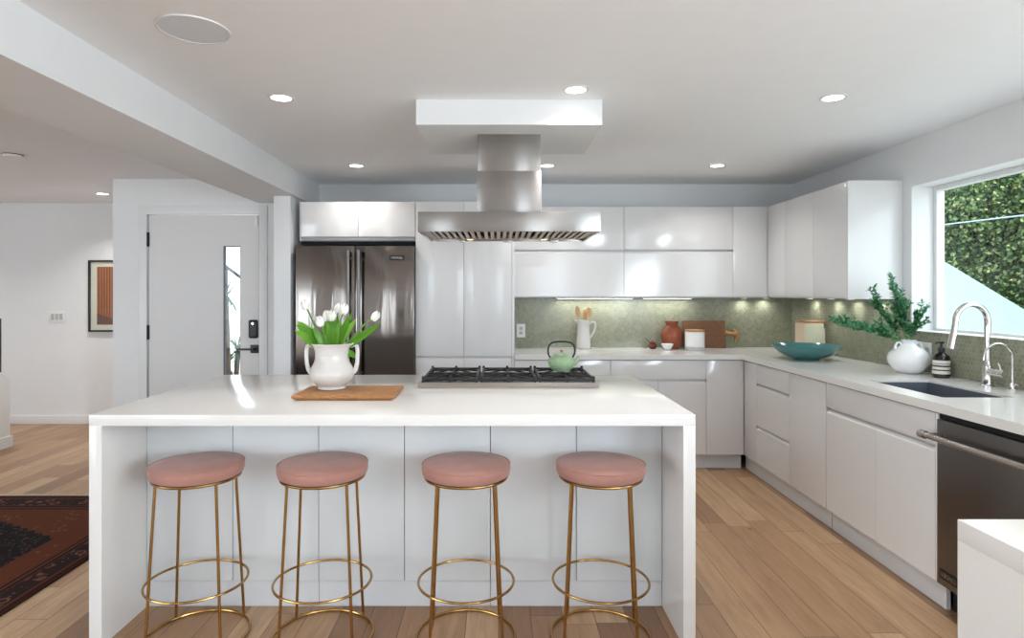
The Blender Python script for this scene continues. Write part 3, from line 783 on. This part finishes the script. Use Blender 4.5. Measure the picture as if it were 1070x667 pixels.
tul = [((318.8, 319), 2.93, 'white tulip on the far left of the vase'), ((334.2, 336), 2.86, 'low white tulip above the vase, second from the left'),
       ((341.6, 330.5), 2.93, 'white tulip in the middle, left of a touching pair'), ((347, 330), 2.88, 'white tulip in the middle, right of a touching pair'),
       ((353.6, 323), 3.03, 'white tulip partly hidden behind leaves at the centre'), ((360, 323.5), 2.93, 'tall white tulip right of the centre'),
       ((392.4, 330.6), 2.95, 'white tulip leaning out far to the right')]
for i, ((px, py), dd, lb) in enumerate(tul):
    tip = P(px, py, dd); base = Vector((VX + random.uniform(-.02, .02) + (tip.x - VX) * .12, VY + random.uniform(-.02, .02), VZ + .125))
    t = thing('tulip', lb, 'flower', base, 0, 'white tulips in the vase')
    rel = tip - base; m1 = rel * .45 + Vector((0, 0, .03 + .02 * abs(rel.x) * 8))
    pts = [(1 - u) ** 2 * Vector((0, 0, 0)) + 2 * u * (1 - u) * m1 + u * u * rel for u in [k / 8 for k in range(9)]]
    MB().tube(pts, .0042, 8).build('stem', M['stem'], t)
    dr = (pts[-1] - pts[-2]).normalized()
    if i == 6: dr = Vector((.75, 0, .5)).normalized()
    dr = (dr + Vector((0, 0, .5))).normalized()
    q = dr.to_track_quat('Z', 'Y').to_matrix().to_4x4()
    fl = MB()
    for k in range(6):
        a_ = k * PI / 3 + i; inr = .0 if k % 2 else .0015
        tb = bmesh.new(); G = []
        for r_ in range(7):
            u = r_ / 6; hh = -.024 + .052 * u; rad = (.0205 - inr) * math.sin(PI * min(.97, .16 + u * .74)) ** .7
            wv = .95 * math.sin(PI * (.16 + u * .80)) + .05
            G.append([tb.verts.new((rad * math.cos(a_ + s_ * wv * .62), rad * math.sin(a_ + s_ * wv * .62), hh)) for s_ in (-1, -.5, 0, .5, 1)])
        for A, B in zip(G, G[1:]):
            for s_ in range(4): tb.faces.new((A[s_], A[s_ + 1], B[s_ + 1], B[s_]))
        fl.merge(tb, Matrix.Translation(rel) @ q)
    fl.build('flower', M['petal'], t, ang=60)
    lf = MB()
    specs = {0: [((-.62, -.1, .72), .17, .050, .6), ((-.78, .2, .80), .19, .052, .25), ((-.66, .1, .9), .165, .046, .9)],
             1: [((-.45, -.3, .8), .13, .044, .6), ((-.62, -.3, .62), .15, .046, .5)],
             2: [((-.22, .1, 1), .14, .044, .25), ((-.32, -.35, .8), .12, .040, .6)],
             3: [((.05, -.35, .9), .135, .046, .4), ((.2, -.3, .8), .125, .044, .3)],
             4: [((.02, .3, 1), .17, .036, .15), ((-.12, .35, 1), .15, .040, .2)],
             5: [((.36, .1, 1), .175, .040, .2), ((.22, -.3, .9), .14, .046, .4), ((.42, .25, .9), .16, .040, .3)],
             6: [((.85, .0, .56), .235, .048, -.1), ((.98, -.1, .12), .095, .036, 2.6)]}[i]
    for dr_, L_, W_, be in specs:
        dv = Vector(dr_).normalized()
        sp = Vector((VX, VY, VZ + .145)) - base + Vector((dv.x * .04, dv.y * .04, .025))
        upv = Vector((-dv.x * .4, -.9, .6)) if abs(dv.x) > .2 else Vector((.15, -1, .35))
        lf.leaf(sp, dv, upv, L_ * (1.18 if i < 6 else 1.05), W_, be * .45, 8, .35)
    lf.build('leaf', M['tulipleaf'], t, ang=80)

# ------------------------------------------------------------------ things on the back worktop
CT = .911
def item(px, d): return (px - 521) * d / 650
# pitcher with utensils
pX, pD = item(609.6, 5.36), 5.36
pt = thing('pitcher', 'tall white ceramic pitcher holding wooden utensils', 'pitcher', (pX, pD, CT))
MB().lathe([(0, 0), (.052, 0), (.058, .004), (.060, .03), (.060, .08), (.055, .13), (.052, .18), (.054, .22), (.060, .245), (.056, .246), (.049, .22), (.047, .18), (.049, .12), (.045, .02), (0, .015)], (0, 0, 0), 40).build('body', M['ceramic'], pt)
MB().tube([(.052, 0, .215), (.075, 0, .232), (.098, 0, .226), (.104, 0, .195), (.092, 0, .150), (.072, 0, .115), (.057, 0, .095)], [.007] * 7, 10, flat=1.3).build('handle', M['ceramic'], pt)
MB().tube([(-.048, 0, .225), (-.060, 0, .238), (-.072, 0, .25)], [.014, .010, .004], 10).build('spout', M['ceramic'], pt)
ut = [(-.022, .0, 8, 'wooden_spoon', 'pale wooden spoon on the left in the white pitcher', .030, .36), (.0, .015, -3, 'wooden_spatula', 'wooden spatula in the middle of the white pitcher', .024, .335), (.022, -.012, -8, 'wooden_spoon', 'rounded wooden spoon on the right in the white pitcher', .034, .35)]
for dx, dyy, ang, nm, lb, hwid, ln in ut:
    m = MB(); zb = .02
    m.tube([(0, 0, 0), (0, 0, ln - .08)], .0055, 10)
    m.ball((0, 0, ln - .055), hwid * .75, .007, .045)
    o = m.build(nm, M['palewood'], loc=(pX + dx * .25, pD + dyy, CT + .018)); o.rotation_euler = (0, R(-ang * -1) * -1 if False else R(-ang), 0)
    tag(o, lb, 'utensil')
# small brown pot
sX, sD = item(682, 5.34), 5.34
sp = thing('sugar_pot', 'small dark brown lidded pot with a spoon handle, left of white bowl', 'pot', (sX, sD, CT))
MB().lathe([(0, 0), (.022, 0), (.033, .012), (.037, .025), (.032, .04), (.024, .047), (.024, .050)], (0, 0, 0), 32).build('body', M['brownglaze'], sp)
MB().lathe([(.027, .050), (.025, .056), (.010, .061), (.006, .064), (.008, .07), (0, .073)], (0, 0, 0), 24).build('lid', M['brownglaze'], sp)
MB().tube([(-.02, 0, .05), (-.045, 0, .075), (-.068, 0, .096)], .0028, 8).build('spoon_handle', M['brownglaze'], sp)
# small white bowl
tag(MB().lathe([(0, 0), (.022, 0), (.026, .006), (.044, .03), (.052, .05), (.049, .05), (.04, .03), (.02, .012), (0, .011)], (0, 0, 0), 36).build('small_bowl', M['ceram2'], loc=(item(696, 5.30), 5.26, CT)), 'small white bowl in front of the terracotta vase', 'bowl')
# terracotta vase
tag(MB().lathe([(0, 0), (.05, 0), (.058, .006), (.078, .04), (.090, .09), (.091, .125), (.082, .160), (.062, .186), (.050, .198), (.050, .215), (.060, .236), (.055, .237), (.044, .214), (.044, .195), (.06, .16), (.07, .1), (.05, .02), (0, .015)], (0, 0, 0), 48).build('terracotta_vase', M['terra'], loc=(item(702, 5.385), 5.385, CT)), 'round terracotta vase with short neck on the back worktop', 'vase')
# canister
cX = item(726, 5.22)
cn = thing('canister', 'white cylinder canister with wooden lid before the wooden board', 'canister', (cX, 5.22, CT))
MB().lathe([(0, .03), (.078, .03), (.080, .033), (.080, .152), (.078, .155), (0, .155)], (0, 0, 0), 48).build('body', M['ceram2'], cn)
MB().lathe([(0, 0), (.078, 0), (.080, .003), (.080, .0295), (0, .0295)], (0, 0, 0), 48).build('base_band', M['plasshade'], cn)['label'] = 'grey base band'
MB().lathe([(0, .156), (.080, .156), (.081, .158), (.081, .170), (.079, .172), (0, .172)], (0, 0, 0), 48).build('lid', M['lidwood'], cn)
# leaning board with handle
lb_ = thing('chopping_board', 'brown wooden chopping board with turned handle against the splashback', 'board', (item(737.5, 5.40), 5.425, CT))
lbm = MB().box(-.182, .182, -.012, .012, 0, .238, .004, 3)
lbm.build('board', M['oldwood'], lb_)
MB().tube([(.180, 0, .13), (.200, 0, .13), (.22, 0, .128), (.25, 0, .125), (.266, 0, .12)], [.018, .022, .013, .017, .024], 12).tube([(.258, 0, .162), (.278, 0, .135), (.282, 0, .10), (.264, 0, .050)], [.008, .018, .019, .006], 12).build('handle', M['acacia'], lb_)
lb_.rotation_euler.x = R(-7)
lb_.location.y = 5.425
# wall outlet in splashback
ot = thing('wall_outlet', 'white outlet plate on the green splashback left of the pitcher', 'outlet', (item(544.3, 5.476), YB - .0085, 1.0))
MB().box(-.038, .038, -.006, 0, 0, .12, .003).build('plate', M['plastic'], ot)
for z in (.032, .072): MB().box(-.016, .016, -.009, -.006, z - .006, z + .022, .004).build('socket', M['plasshade'], ot)

# ------------------------------------------------------------------ things on the right worktop
bD = 4.5
bw = tag(MB().lathe([(0, 0), (.085, 0), (.09, .008), (.14, .022), (.19, .05), (.222, .082), (.234, .104), (.229, .104), (.215, .084), (.18, .054), (.13, .03), (.07, .02), (0, .018)], (0, 0, 0), 64).build('bowl', M['teal'], loc=(2.225, bD, CT)), 'large shallow teal bowl on the right worktop', 'bowl')
for (dx, dy_, sc) in ((.02, .03, 1.0),):
    lf = MB()
    for k in range(5): lf.leaf((0, 0, .01), (math.cos(k * .5 - .3), math.sin(k * .9), .25 + .05 * k), (0, 0, 1), .10, .035, .5, 5)
    tag(lf.build('dried_leaf', mat('dried yellow leaf', (222, 178, 52), .6), loc=(2.255, bD + .06, CT + .03)), 'dried yellow leaves lying in the teal bowl', 'leaves')
bn = thing('bread_bin', 'cream box canister with wooden lid behind the teal bowl', 'canister', (2.48, 4.955, CT))
MB().box(-.082, .072, -.08, .08, 0, .245, .008, 3).build('body', M['cream'], bn)
MB().box(-.07, .062, -.084, -.0805, .012, .233, .001).build('front_panel', M['sagefront'], bn)
MB().box(-.085, .075, -.084, .084, .246, .260, .003).build('lid', M['lidwood'], bn)
MB().tube([(.072, -.05, .20), (.090, -.05, .20), (.090, -.05, .07), (.072, -.05, .07)], .005, 8).build('handle', M['plastic'], bn)

gV = Vector((2.452, 3.72, CT))
v = thing('round_vase', 'round white vase with leafy green branches beside the soap bottle', 'vase', gV)
MB().lathe([(0, 0), (.05, 0), (.058, .004), (.085, .025), (.108, .06), (.113, .088), (.104, .118), (.078, .145), (.045, .163), (.036, .172), (.035, .185), (.043, .198), (.038, .198), (.029, .185), (.030, .17), (.06, .14), (.09, .09), (.06, .03), (0, .015)], (0, 0, 0), 56).build('body', M['ceram2'], v)
for sg in (-1, 1):
    MB().tube([(sg * .040, 0, .168), (sg * .052, 0, .184), (sg * .068, 0, .182), (sg * .078, 0, .165), (sg * .080, 0, .145)], [.008, .0065, .0065, .007, .010], 10).build('handle', M['ceram2'], v)
def branch(label, tip, ctrl, nl, lw=.017, side=0):
    base = gV + Vector((0, 0, .10)); o = thing('leafy_branch', label, 'branch', base, 0, 'leafy branches in the round vase')
    tip = Vector(tip) - base; ctrl = Vector(ctrl) - base
    b = [Vector((0, 0, 0)), Vector((0, 0, .10)), ctrl, tip]
    def bez(u): return (1 - u) ** 3 * b[0] + 3 * u * (1 - u) ** 2 * b[1] + 3 * u * u * (1 - u) * b[2] + u ** 3 * b[3]
    pts = [bez(k / 14) for k in range(15)]
    st = MB().tube(pts, [.003 * (1 - k / 18) for k in range(15)], 6)
    lf = MB(); rnd = random.Random(hash(label) % 1000 if False else len(label) * 7 + nl)
    subs = [(pts, 1.0)]
    for k in [q / 2 for q in range(11, 28)]:
        k0 = int(k); a = pts[k0].lerp(pts[k0 + 1], k - k0); k = k0; tg = (pts[k + 1] - pts[k]).normalized() if k < 14 else Vector((0, 0, 1))
        dv = (tg + Vector((rnd.uniform(-.8, .8), rnd.uniform(-.8, .8), rnd.uniform(-.1, .9)))).normalized()
        L_ = rnd.uniform(.06, .13); sp_ = [a + dv * L_ * u / 5 for u in range(6)]
        sp_ = [p for p in sp_ if (p + base).x < XR - .02 or (p + base).y < 3.85]
        if len(sp_) > 2:
            st.tube(sp_, .0014, 5); subs.append((sp_, .5))
    st.build('stem', M['stem'], o)
    for path, wgt in subs:
        n_ = int(nl * (.8 if wgt == 1 else .6))
        for k in range(n_):
            u = (.35 if wgt == 1 else .1) + (.65 if wgt == 1 else .9) * k / n_
            f_ = u * (len(path) - 1); i0 = min(int(f_), len(path) - 2); p = path[i0].lerp(path[i0 + 1], f_ - i0)
            if (p + base).x > XR - .03: continue
            tg = (path[i0 + 1] - path[i0]).normalized()
            dv = (tg * .6 + Vector((rnd.uniform(-1, 1), rnd.uniform(-1, 1), rnd.uniform(-.5, 1)))).normalized()
            p = p + dv * rnd.uniform(0, .008)
            lf.leaf(p, dv, (rnd.uniform(-.4, .4), rnd.uniform(-.7, 0), 1), rnd.uniform(.015, .027), lw * .72, .3, 3)
    lf.build('leaves', M['euca'], o, ang=80)
def P3(px, py, d): return ((px - 521) * d / 650, d, H - (py - 307) * d / 650)
branch('leafy branch stretching furthest left over the worktop', P3(876, 340, 3.86), P3(905, 340, 3.80), 60)
branch('leafy branch leaning left, below the higher left one', P3(893, 346, 3.70), P3(918, 342, 3.72), 46)
branch('leafy branch rising towards upper left of vase', P3(914, 316, 3.80), P3(925, 334, 3.76), 50)
branch('tallest leafy branch, standing straight up', P3(932, 297, 3.78), P3(936, 325, 3.76), 44, .014)
branch('leafy branch just right of the tallest one', P3(942, 318, 3.72), P3(944, 335, 3.72), 44)
branch('leafy branch leaning right towards the window', P3(961, 331, 3.66), P3(955, 345, 3.68), 40)

ot = thing('wall_outlet', 'white two-gang outlet plate low on the tiled wall behind round vase', 'outlet', (XR - .0085, 3.765, .966), RZ)
MB().box(-.06, .06, -.006, 0, 0, .125, .003).build('plate', M['plastic'], ot)
for xx in (-.028, .028): MB().box(xx - .016, xx + .016, -.009, -.006, .03, .095, .003).build('socket', M['plasshade'], ot)

sbt = thing('soap_bottle', 'dark amber pump soap bottle with striped label by the sink', 'bottle', (2.505, 3.52, CT))
MB().lathe([(0, 0), (.038, 0), (.042, .004), (.042, .112), (.038, .124), (.022, .136), (.015, .142), (.015, .150)], (0, 0, 0), 40).build('glass_body', M['amber'], sbt)
lm = MB().lathe([(.0425, .022), (.0427, .022), (.0427, .098), (.0425, .098)], (0, 0, 0), 40).build('label', M['label'], sbt)
for z0, z1 in ((.040, .047), (.062, .071), (.078, .081)): MB().lathe([(.0428, z0), (.0430, z0), (.0430, z1), (.0428, z1)], (0, 0, 0), 40).build('label_band', M['labelblk'], lm)
pm = MB().lathe([(.018, .148), (.018, .166), (.012, .17), (.006, .172), (.006, .19), (.012, .192), (.014, .203), (0, .205)], (0, 0, 0), 24); pm.tube([(0, 0, .198), (-.03, -.01, .200), (-.042, -.014, .193)], [.006, .0055, .004], 10)
pm.build('pump', M['black'], sbt)

fc = thing('kitchen_faucet', 'tall chrome pull-down faucet behind the sink', 'faucet', (2.50, 3.18, CT))
fb = MB().lathe([(0, 0), (.031, 0), (.031, .006), (.024, .010), (.023, .10), (.019, .105), (.015, .13), (0, .13)], (0, 0, 0), 32)
arc = [(0, 0, .12), (0, 0, .30)]
for k in range(0, 13):
    a_ = PI * k / 12 * 1.0
    arc.append((-.09 + .09 * math.cos(a_), -.02 * (k / 12), .325 + .09 * math.sin(a_) * 1.05))
arc += [(-.186, -.022, .30), (-.192, -.024, .27)]
fb.build('base', M['chrome'], fc)
MB().tube(arc, .0145, 18).build('gooseneck', M['chrome'], fc)
MB().tube([(-.192, -.024, .272), (-.199, -.025, .24), (-.209, -.027, .195)], [.017, .018, .0205], 20).build('spray_head', M['chrome'], fc)
MB().tube([(0, -.0, .075), (0, -.055, .075), (0, -.11, .075)], [.02, .02, .019], 20).tube([(0, -.085, .09), (-.01, -.088, .12), (-.02, -.09, .13)], [.005, .0045, .004], 10).build('lever', M['chrome'], fc)
f2 = thing('filter_tap', 'small thin chrome gooseneck tap right of the main faucet', 'faucet', (2.53, 3.063, CT))
MB().lathe([(0, 0), (.022, 0), (.022, .005), (.013, .012), (.012, .035), (.006, .04), (0, .04)], (0, 0, 0), 28).build('base', M['chrome'], f2)
arc = [(0, 0, .03), (0, 0, .15)]
for k in range(0, 13):
    a_ = PI * k / 12
    arc.append((-.07 + .07 * math.cos(a_), 0, .158 + .07 * math.sin(a_)))
arc += [(-.141, 0, .145)]
MB().tube(arc, .0052, 12).build('gooseneck', M['chrome'], f2)
MB().tube([(0, -.008, .025), (.0, -.03, .028), (.0, -.045, .03)], [.008, .007, .009], 12).build('lever', M['chrome'], f2)

# ------------------------------------------------------------------ lamps
def add_lamp(parent, kind, loc, power, size, col=(1, .96, .91), spread=125, rot=(0, 0, 0), sy=None):
    d = bpy.data.lights.new('lamp_light', 'AREA'); d.energy = power; d.color = col; d.spread = R(spread)
    d.shape = 'DISK' if sy is None else 'RECTANGLE'; d.size = size
    if sy: d.size_y = sy
    o = bpy.data.objects.new('lamp_light', d); COL.objects.link(o); o.parent = parent; o.location = loc; o.rotation_euler = rot
    return o
def downlight(x, y, label, group='recessed ceiling lights', pw_=DOWNLIGHT_W):
    t = thing('ceiling_downlight', label, 'ceiling light', (x, y, CEIL), 0, group)
    MB().lathe([(.048, 0), (.048, -.004), (.062, -.003), (.064, 0)], (0, 0, 0), 40).build('trim_ring', M['trim'], t)
    MB().lathe([(0, -.002), (.048, -.002)], (0, 0, 0), 32).build('diffuser', M['lampglow'], t)
    add_lamp(t, 'DISK', (0, 0, -.006), pw_, .09)
    return t
xsL = (-1.07, .365, 1.645)
for yy, nm in ((3.06, 'front'), (4.68, 'back')):
    for x, side in zip(xsL, ('left', 'middle', 'right')):
        y_ = 2.94 if (nm == 'front' and side == 'middle') else yy
        downlight(x, y_, 'round recessed ceiling light, %s row, %s one over the kitchen' % (nm, side), pw_=(DOWNLIGHT_W if nm == 'front' else 2.6))
downlight(-3.82, 6.0, 'round recessed ceiling light in the hall ceiling left of door', 'hall ceiling light', 9)
for x in xsL: downlight(x, 1.35, 'round recessed ceiling light above the near side of the stools, outside the view', 'ceiling lights out of view')  # unseen row, assumed from the shadow edge on the seats
for x, y in ((-1.07, -1.2), (1.1, -1.2), (-4.6, 1.8), (-4.6, 4.2), (-5.9, 5.6)): downlight(x, y, 'round recessed ceiling light of the living area, outside the view', 'ceiling lights out of view', 5)  # unseen lights, assumed for the living side of the room
t = thing('ceiling_speaker', 'large round flush ceiling speaker with pale grey grille', 'speaker', (-1.112, 2.27, CEIL))
MB().lathe([(.118, 0), (.118, -.006), (.125, -.005), (.126, 0)], (0, 0, 0), 64).build('rim', M['trim'], t)
MB().lathe([(0, -.005), (.118, -.004)], (0, 0, 0), 64).build('grille', M['grille'], t)
t = thing('smoke_detector', 'small round smoke detector on the hall ceiling at far left', 'smoke detector', (-3.36, 4.3, CEIL))
MB().lathe([(.06, 0), (.06, -.010), (.05, -.022), (0, -.024)], (0, 0, 0), 40).build('housing', M['plastic'], t)
MB().lathe([(.0605, -.002), (.062, -.004), (.0605, -.008)], (0, 0, 0), 40).build('vent_ring', M['black'], t)

def led_bar(x0, x1, y, label):
    t = thing('cabinet_light', label, 'under-cabinet light', ((x0 + x1) / 2, y, UZ0 - .001), 0, 'lights under the wall cabinets')
    hw_ = (x1 - x0) / 2
    MB().box(-hw_, hw_, -.012, .012, -.010, 0, .001).build('housing', M['plastic'], t)
    MB().box(-hw_ + .01, hw_ - .01, -.008, .008, -.0115, -.010).build('strip', M['ledglow'], t)
    add_lamp(t, 'R', (0, 0, -.013), 2.2 * (x1 - x0), x1 - x0 - .02, (.98, 1, .95), 170, (0, 0, 0), .012)
led_bar(.50, 1.17, 5.40, 'long led bar under the wall cabinet above the pitcher')
led_bar(1.25, 1.68, 5.40, 'shorter led bar under the wall cabinet above the canister')
def puck(x, y, label):
    t = thing('puck_light', label, 'under-cabinet light', (x, y, UZ0 - .001), 0, 'puck lights under the corner wall cabinets')
    MB().lathe([(0, -.008), (.026, -.008), (.03, -.005), (.03, 0)], (0, 0, 0), 24).build('housing', M['plastic'], t)
    MB().lathe([(0, -.0086), (.022, -.0086)], (0, 0, 0), 24).build('lens', M['ledglow'], t)
    add_lamp(t, 'D', (0, 0, -.010), .32, .04, (.98, 1, .95), 150)
puck(2.14, 5.42, 'puck light under back corner wall cabinet, left of two')
puck(2.33, 5.42, 'puck light under back corner wall cabinet, right of two')
for i, yy in enumerate((5.05, 4.72, 4.46, 4.16)):
    puck(2.525, yy, ('puck light under right wall cabinets, nearest the corner', 'puck light under right wall cabinets, second from corner', 'puck light under right wall cabinets, third from corner', 'puck light under right wall cabinets, nearest the window')[i])

# ------------------------------------------------------------------ hall things
pf = thing('framed_picture', 'black-framed picture of brown slatted facade on the hall wall', 'picture', (-4.35 + .275, YF - .001, .98))
fr = MB()
for x0, x1, z0, z1 in ((-.275, .275, 0, .018), (-.275, .275, .742, .76), (-.275, -.257, .018, .742), (.257, .275, .018, .742)): fr.box(x0, x1, -.03, 0, z0, z1, .001)
fr.build('frame', M['frame'], pf)
MB().box(-.257, .257, -.012, -.002, .018, .742).build('mat_board', M['mat_'], pf)
n = Nodes('slatted facade print'); o_, x_, y_, z_ = n.coord()
sl_ = n.math('GREATER_THAN', n.math('FRACT', n.math('MULTIPLY', x_, 34.0)), .35)
c_ = n.mix(sl_, lin((104, 58, 36)), lin((176, 104, 66)))
lowm = n.math('LESS_THAN', n.math('ADD', z_, n.math('MULTIPLY', x_, .35)), .13)
c_ = n.mix(lowm, c_, lin((112, 74, 64)))
rt = n.math('GREATER_THAN', x_, .02)
c_ = n.mix(rt, c_, lin((176, 160, 150)))
MB().box(-.19, .19, -.0135, -.0122, .075, .69).build('print', n.done(c_, .6), pf)
MB().box(-.256, .256, -.018, -.016, .019, .741).build('glazing', M['glass'], pf)
sw = thing('light_switch', 'white three-gang light switch on the hall wall', 'switch', (item(60, YF), YF - .001, 1.08))
MB().box(-.09, .09, -.006, 0, 0, .12, .003).build('plate', M['plastic'], sw)
for xx in (-.046, 0, .046): MB().box(xx - .016, xx + .016, -.010, -.006, .028, .092, .002).build('rocker', M['plasshade'], sw)
# stair guard wall and rail post at the left edge
gw = thing('stair_guard', 'low white stair guard wall with sloping top at the left edge', 'guard wall', (-4.42, 5.63, 0))
MB().prism([(0, .001), (0, .60), (-.9, 1.25), (-.9, .001)], 'x', -.12, 0, .002).build('guard_panel', M['trim'], gw)
MB().prism([(.014, .001), (.014, .1), (-.9, .1), (-.9, .001)], 'x', .0005, .014, .001).build('skirting', M['trim'], gw)
tag(MB().box(-.02, .02, -.02, .02, 0, .48, .002).tube([(0, 0, .46), (0, -.75, 1.0)], .018, 10).build('handrail', M['black'], loc=(-4.455, 5.53, .684)), 'black metal handrail post on the stair guard wall', 'handrail')

# rug
rg = thing('rug', 'dark red and navy patterned oriental rug on the floor, left of island', 'rug', (-3.115, 2.736, 0))
MB().box(-.985, .985, -1.5, 1.5, .001, .009, .003).build('pile', M['rug'], rg)
fm_ = MB()
for k in range(190):
    x = -.98 + k * 1.96 / 189
    for sg in (1, -1):
        fm_.tube([(x, sg * 1.499, .004), (x + random.uniform(-.004, .004), sg * 1.53, .003), (x + random.uniform(-.008, .008), sg * 1.555, .0025)], .0024, 4)
fr_ = fm_.build('fringe', M['fringe'], rg)

# ------------------------------------------------------------------ outside
struct(MB().box(-30, 40, -30, 45, -.5, -.3).build('ground', M['ground'], smooth=False))
def tree(seed, loc, label, sx=1.0):
    rn = random.Random(seed)
    t = thing('tree', label, 'tree', loc, rn.uniform(0, 6), 'leafy trees outside the window')
    lobes = []
    for k in range(9):
        a_ = k * 2.4; rr = rn.uniform(.3, .75)
        lobes.append((Vector((rr * math.cos(a_), rr * math.sin(a_), rn.uniform(.3, 4.4))), rn.uniform(.75, 1.1)))
    lobes.append((Vector((0, 0, 4.6)), 1.1)); lobes.append((Vector((0, 0, 1.5)), 1.5)); lobes.append((Vector((0, 0, 3.1)), 1.5))
    core = MB(); lf = MB()
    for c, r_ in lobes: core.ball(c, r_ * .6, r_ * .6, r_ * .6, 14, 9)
    bm = lf.bm
    for c, r_ in lobes:
        for k in range(int(7000 * r_ * r_)):
            v_ = Vector((rn.gauss(0, 1), rn.gauss(0, 1), rn.gauss(0, 1))).normalized()
            p = c + v_ * r_ * rn.uniform(.62, 1.05)
            if p.z < .02: continue
            d = Vector((rn.gauss(0, 1), rn.gauss(0, 1), rn.gauss(-.3, .8))).normalized(); nn = (v_ + Vector((rn.gauss(0, .6), rn.gauss(0, .6), rn.gauss(.3, .6)))).normalized()
            s_ = d.cross(nn)
            if s_.length < .1: continue
            s_.normalize(); L_ = rn.uniform(.04, .085); W_ = L_ * .30
            bm.faces.new([bm.verts.new(p), bm.verts.new(p + d * L_ * .5 + s_ * W_), bm.verts.new(p + d * L_), bm.verts.new(p + d * L_ * .5 - s_ * W_)])
    cr = lf.build('crown', M['tree'], t, smooth=False)
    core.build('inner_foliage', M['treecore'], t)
    MB().tube([(0, 0, 0), (.05, .02, 1), (0, 0, 2.2)], [.14, .11, .08], 10).build('trunk', M['bark'], t)
    return t
spots = [(7.7, 9.4), (7.7, 5.9), (7.7, 12.9), (7.7, 2.4), (11.2, 11.2), (11.2, 7.7), (11.2, 14.7), (11.2, 4.2)]
lbs = ['leafy green tree filling most of the window view', 'leafy green tree at the right border of the window view', 'leafy green tree at the left border of the window, behind the aqua outbuilding', 'leafy green tree beyond the right border of the window, nearest the viewer',
       'tree of the rear row seen through the gap left of the main tree', 'tree of the rear row seen through the gap right of the main tree', 'tree of the rear row furthest left behind the window edge', 'tree of the rear row beyond the right border of the window']
T0 = tree(3, (*spots[0], -.3), lbs[0])
for i in range(1, 8):
    c = copy_tree(T0); c.location = (*spots[i], -.3); c.rotation_euler.z = i * 1.3; c['label'] = lbs[i]
bl = thing('garden_shed', 'pale aqua gabled outbuilding low outside the window', 'building', (4.6, 6.2, -.3))
MB().prism([(0, 0), (0, 1.22), (1.75, 2.06), (3.5, 1.22), (3.5, 0)], 'x', 0, 1.0).build('walls', M['stucco'], bl, smooth=False)
MB().prism([(-.08, 1.185), (-.08, 1.235), (1.75, 2.12), (3.58, 1.235), (3.58, 1.185), (1.75, 2.065)], 'x', -.06, 1.06).build('roof', M['roofm'], bl, smooth=False)
ca = MB().tube([(5.5, 4.0, 2.23), (5.5, 6.51, 2.206), (5.5, 7.7, 2.238), (5.5, 11.0, 2.42)], .008, 6)
tag(ca.build('utility_cable', mat('pale cable', (150, 165, 185), .6)), 'thin overhead cable crossing the window view', 'cable')

yu = thing('yucca_plant', 'spiky yucca plant seen outside through the door glass', 'plant', (-2.60, 6.05, -.3))
st = MB(); lf = MB()
for (x, y, z) in ((-.05, 0, 1.66), (.02, .1, 1.12), (-.12, .15, .95)):
    st.tube([(0, 0, 0), (x * .6, y * .5, z * .5), (x, y, z)], [.035, .03, .025], 8)
    for k in range(46):
        a_ = random.uniform(0, 2 * PI); e = random.uniform(-.5, 1.3)
        lf.leaf((x, y, z), (math.cos(a_) * math.cos(e), math.sin(a_) * math.cos(e), math.sin(e)), (0, 0, 1), random.uniform(.18, .3), .018, .5, 4)
st.build('stem', M['bark'], yu); lf.build('leaves', M['yucca'], yu, ang=80)
rl = thing('stair_railing', 'black metal stair railing outside beyond the door glass', 'railing', (-2.75, 7.2, -.3))
for k in range(7): MB().box(-.4 + k * .16, -.385 + k * .16, -.008, .008, 0, 2.0 - k * .12).build('baluster', M['black'], rl)
MB().tube([(-.5, 0, 2.07), (.7, 0, 1.17)], .02, 8).build('rail', M['black'], rl)
struct(MB().box(-3.0, -.6, 8.2, 8.35, -.3, 3.2).build('wall_courtyard', mat('courtyard wall', (206, 214, 226), .8), smooth=False))
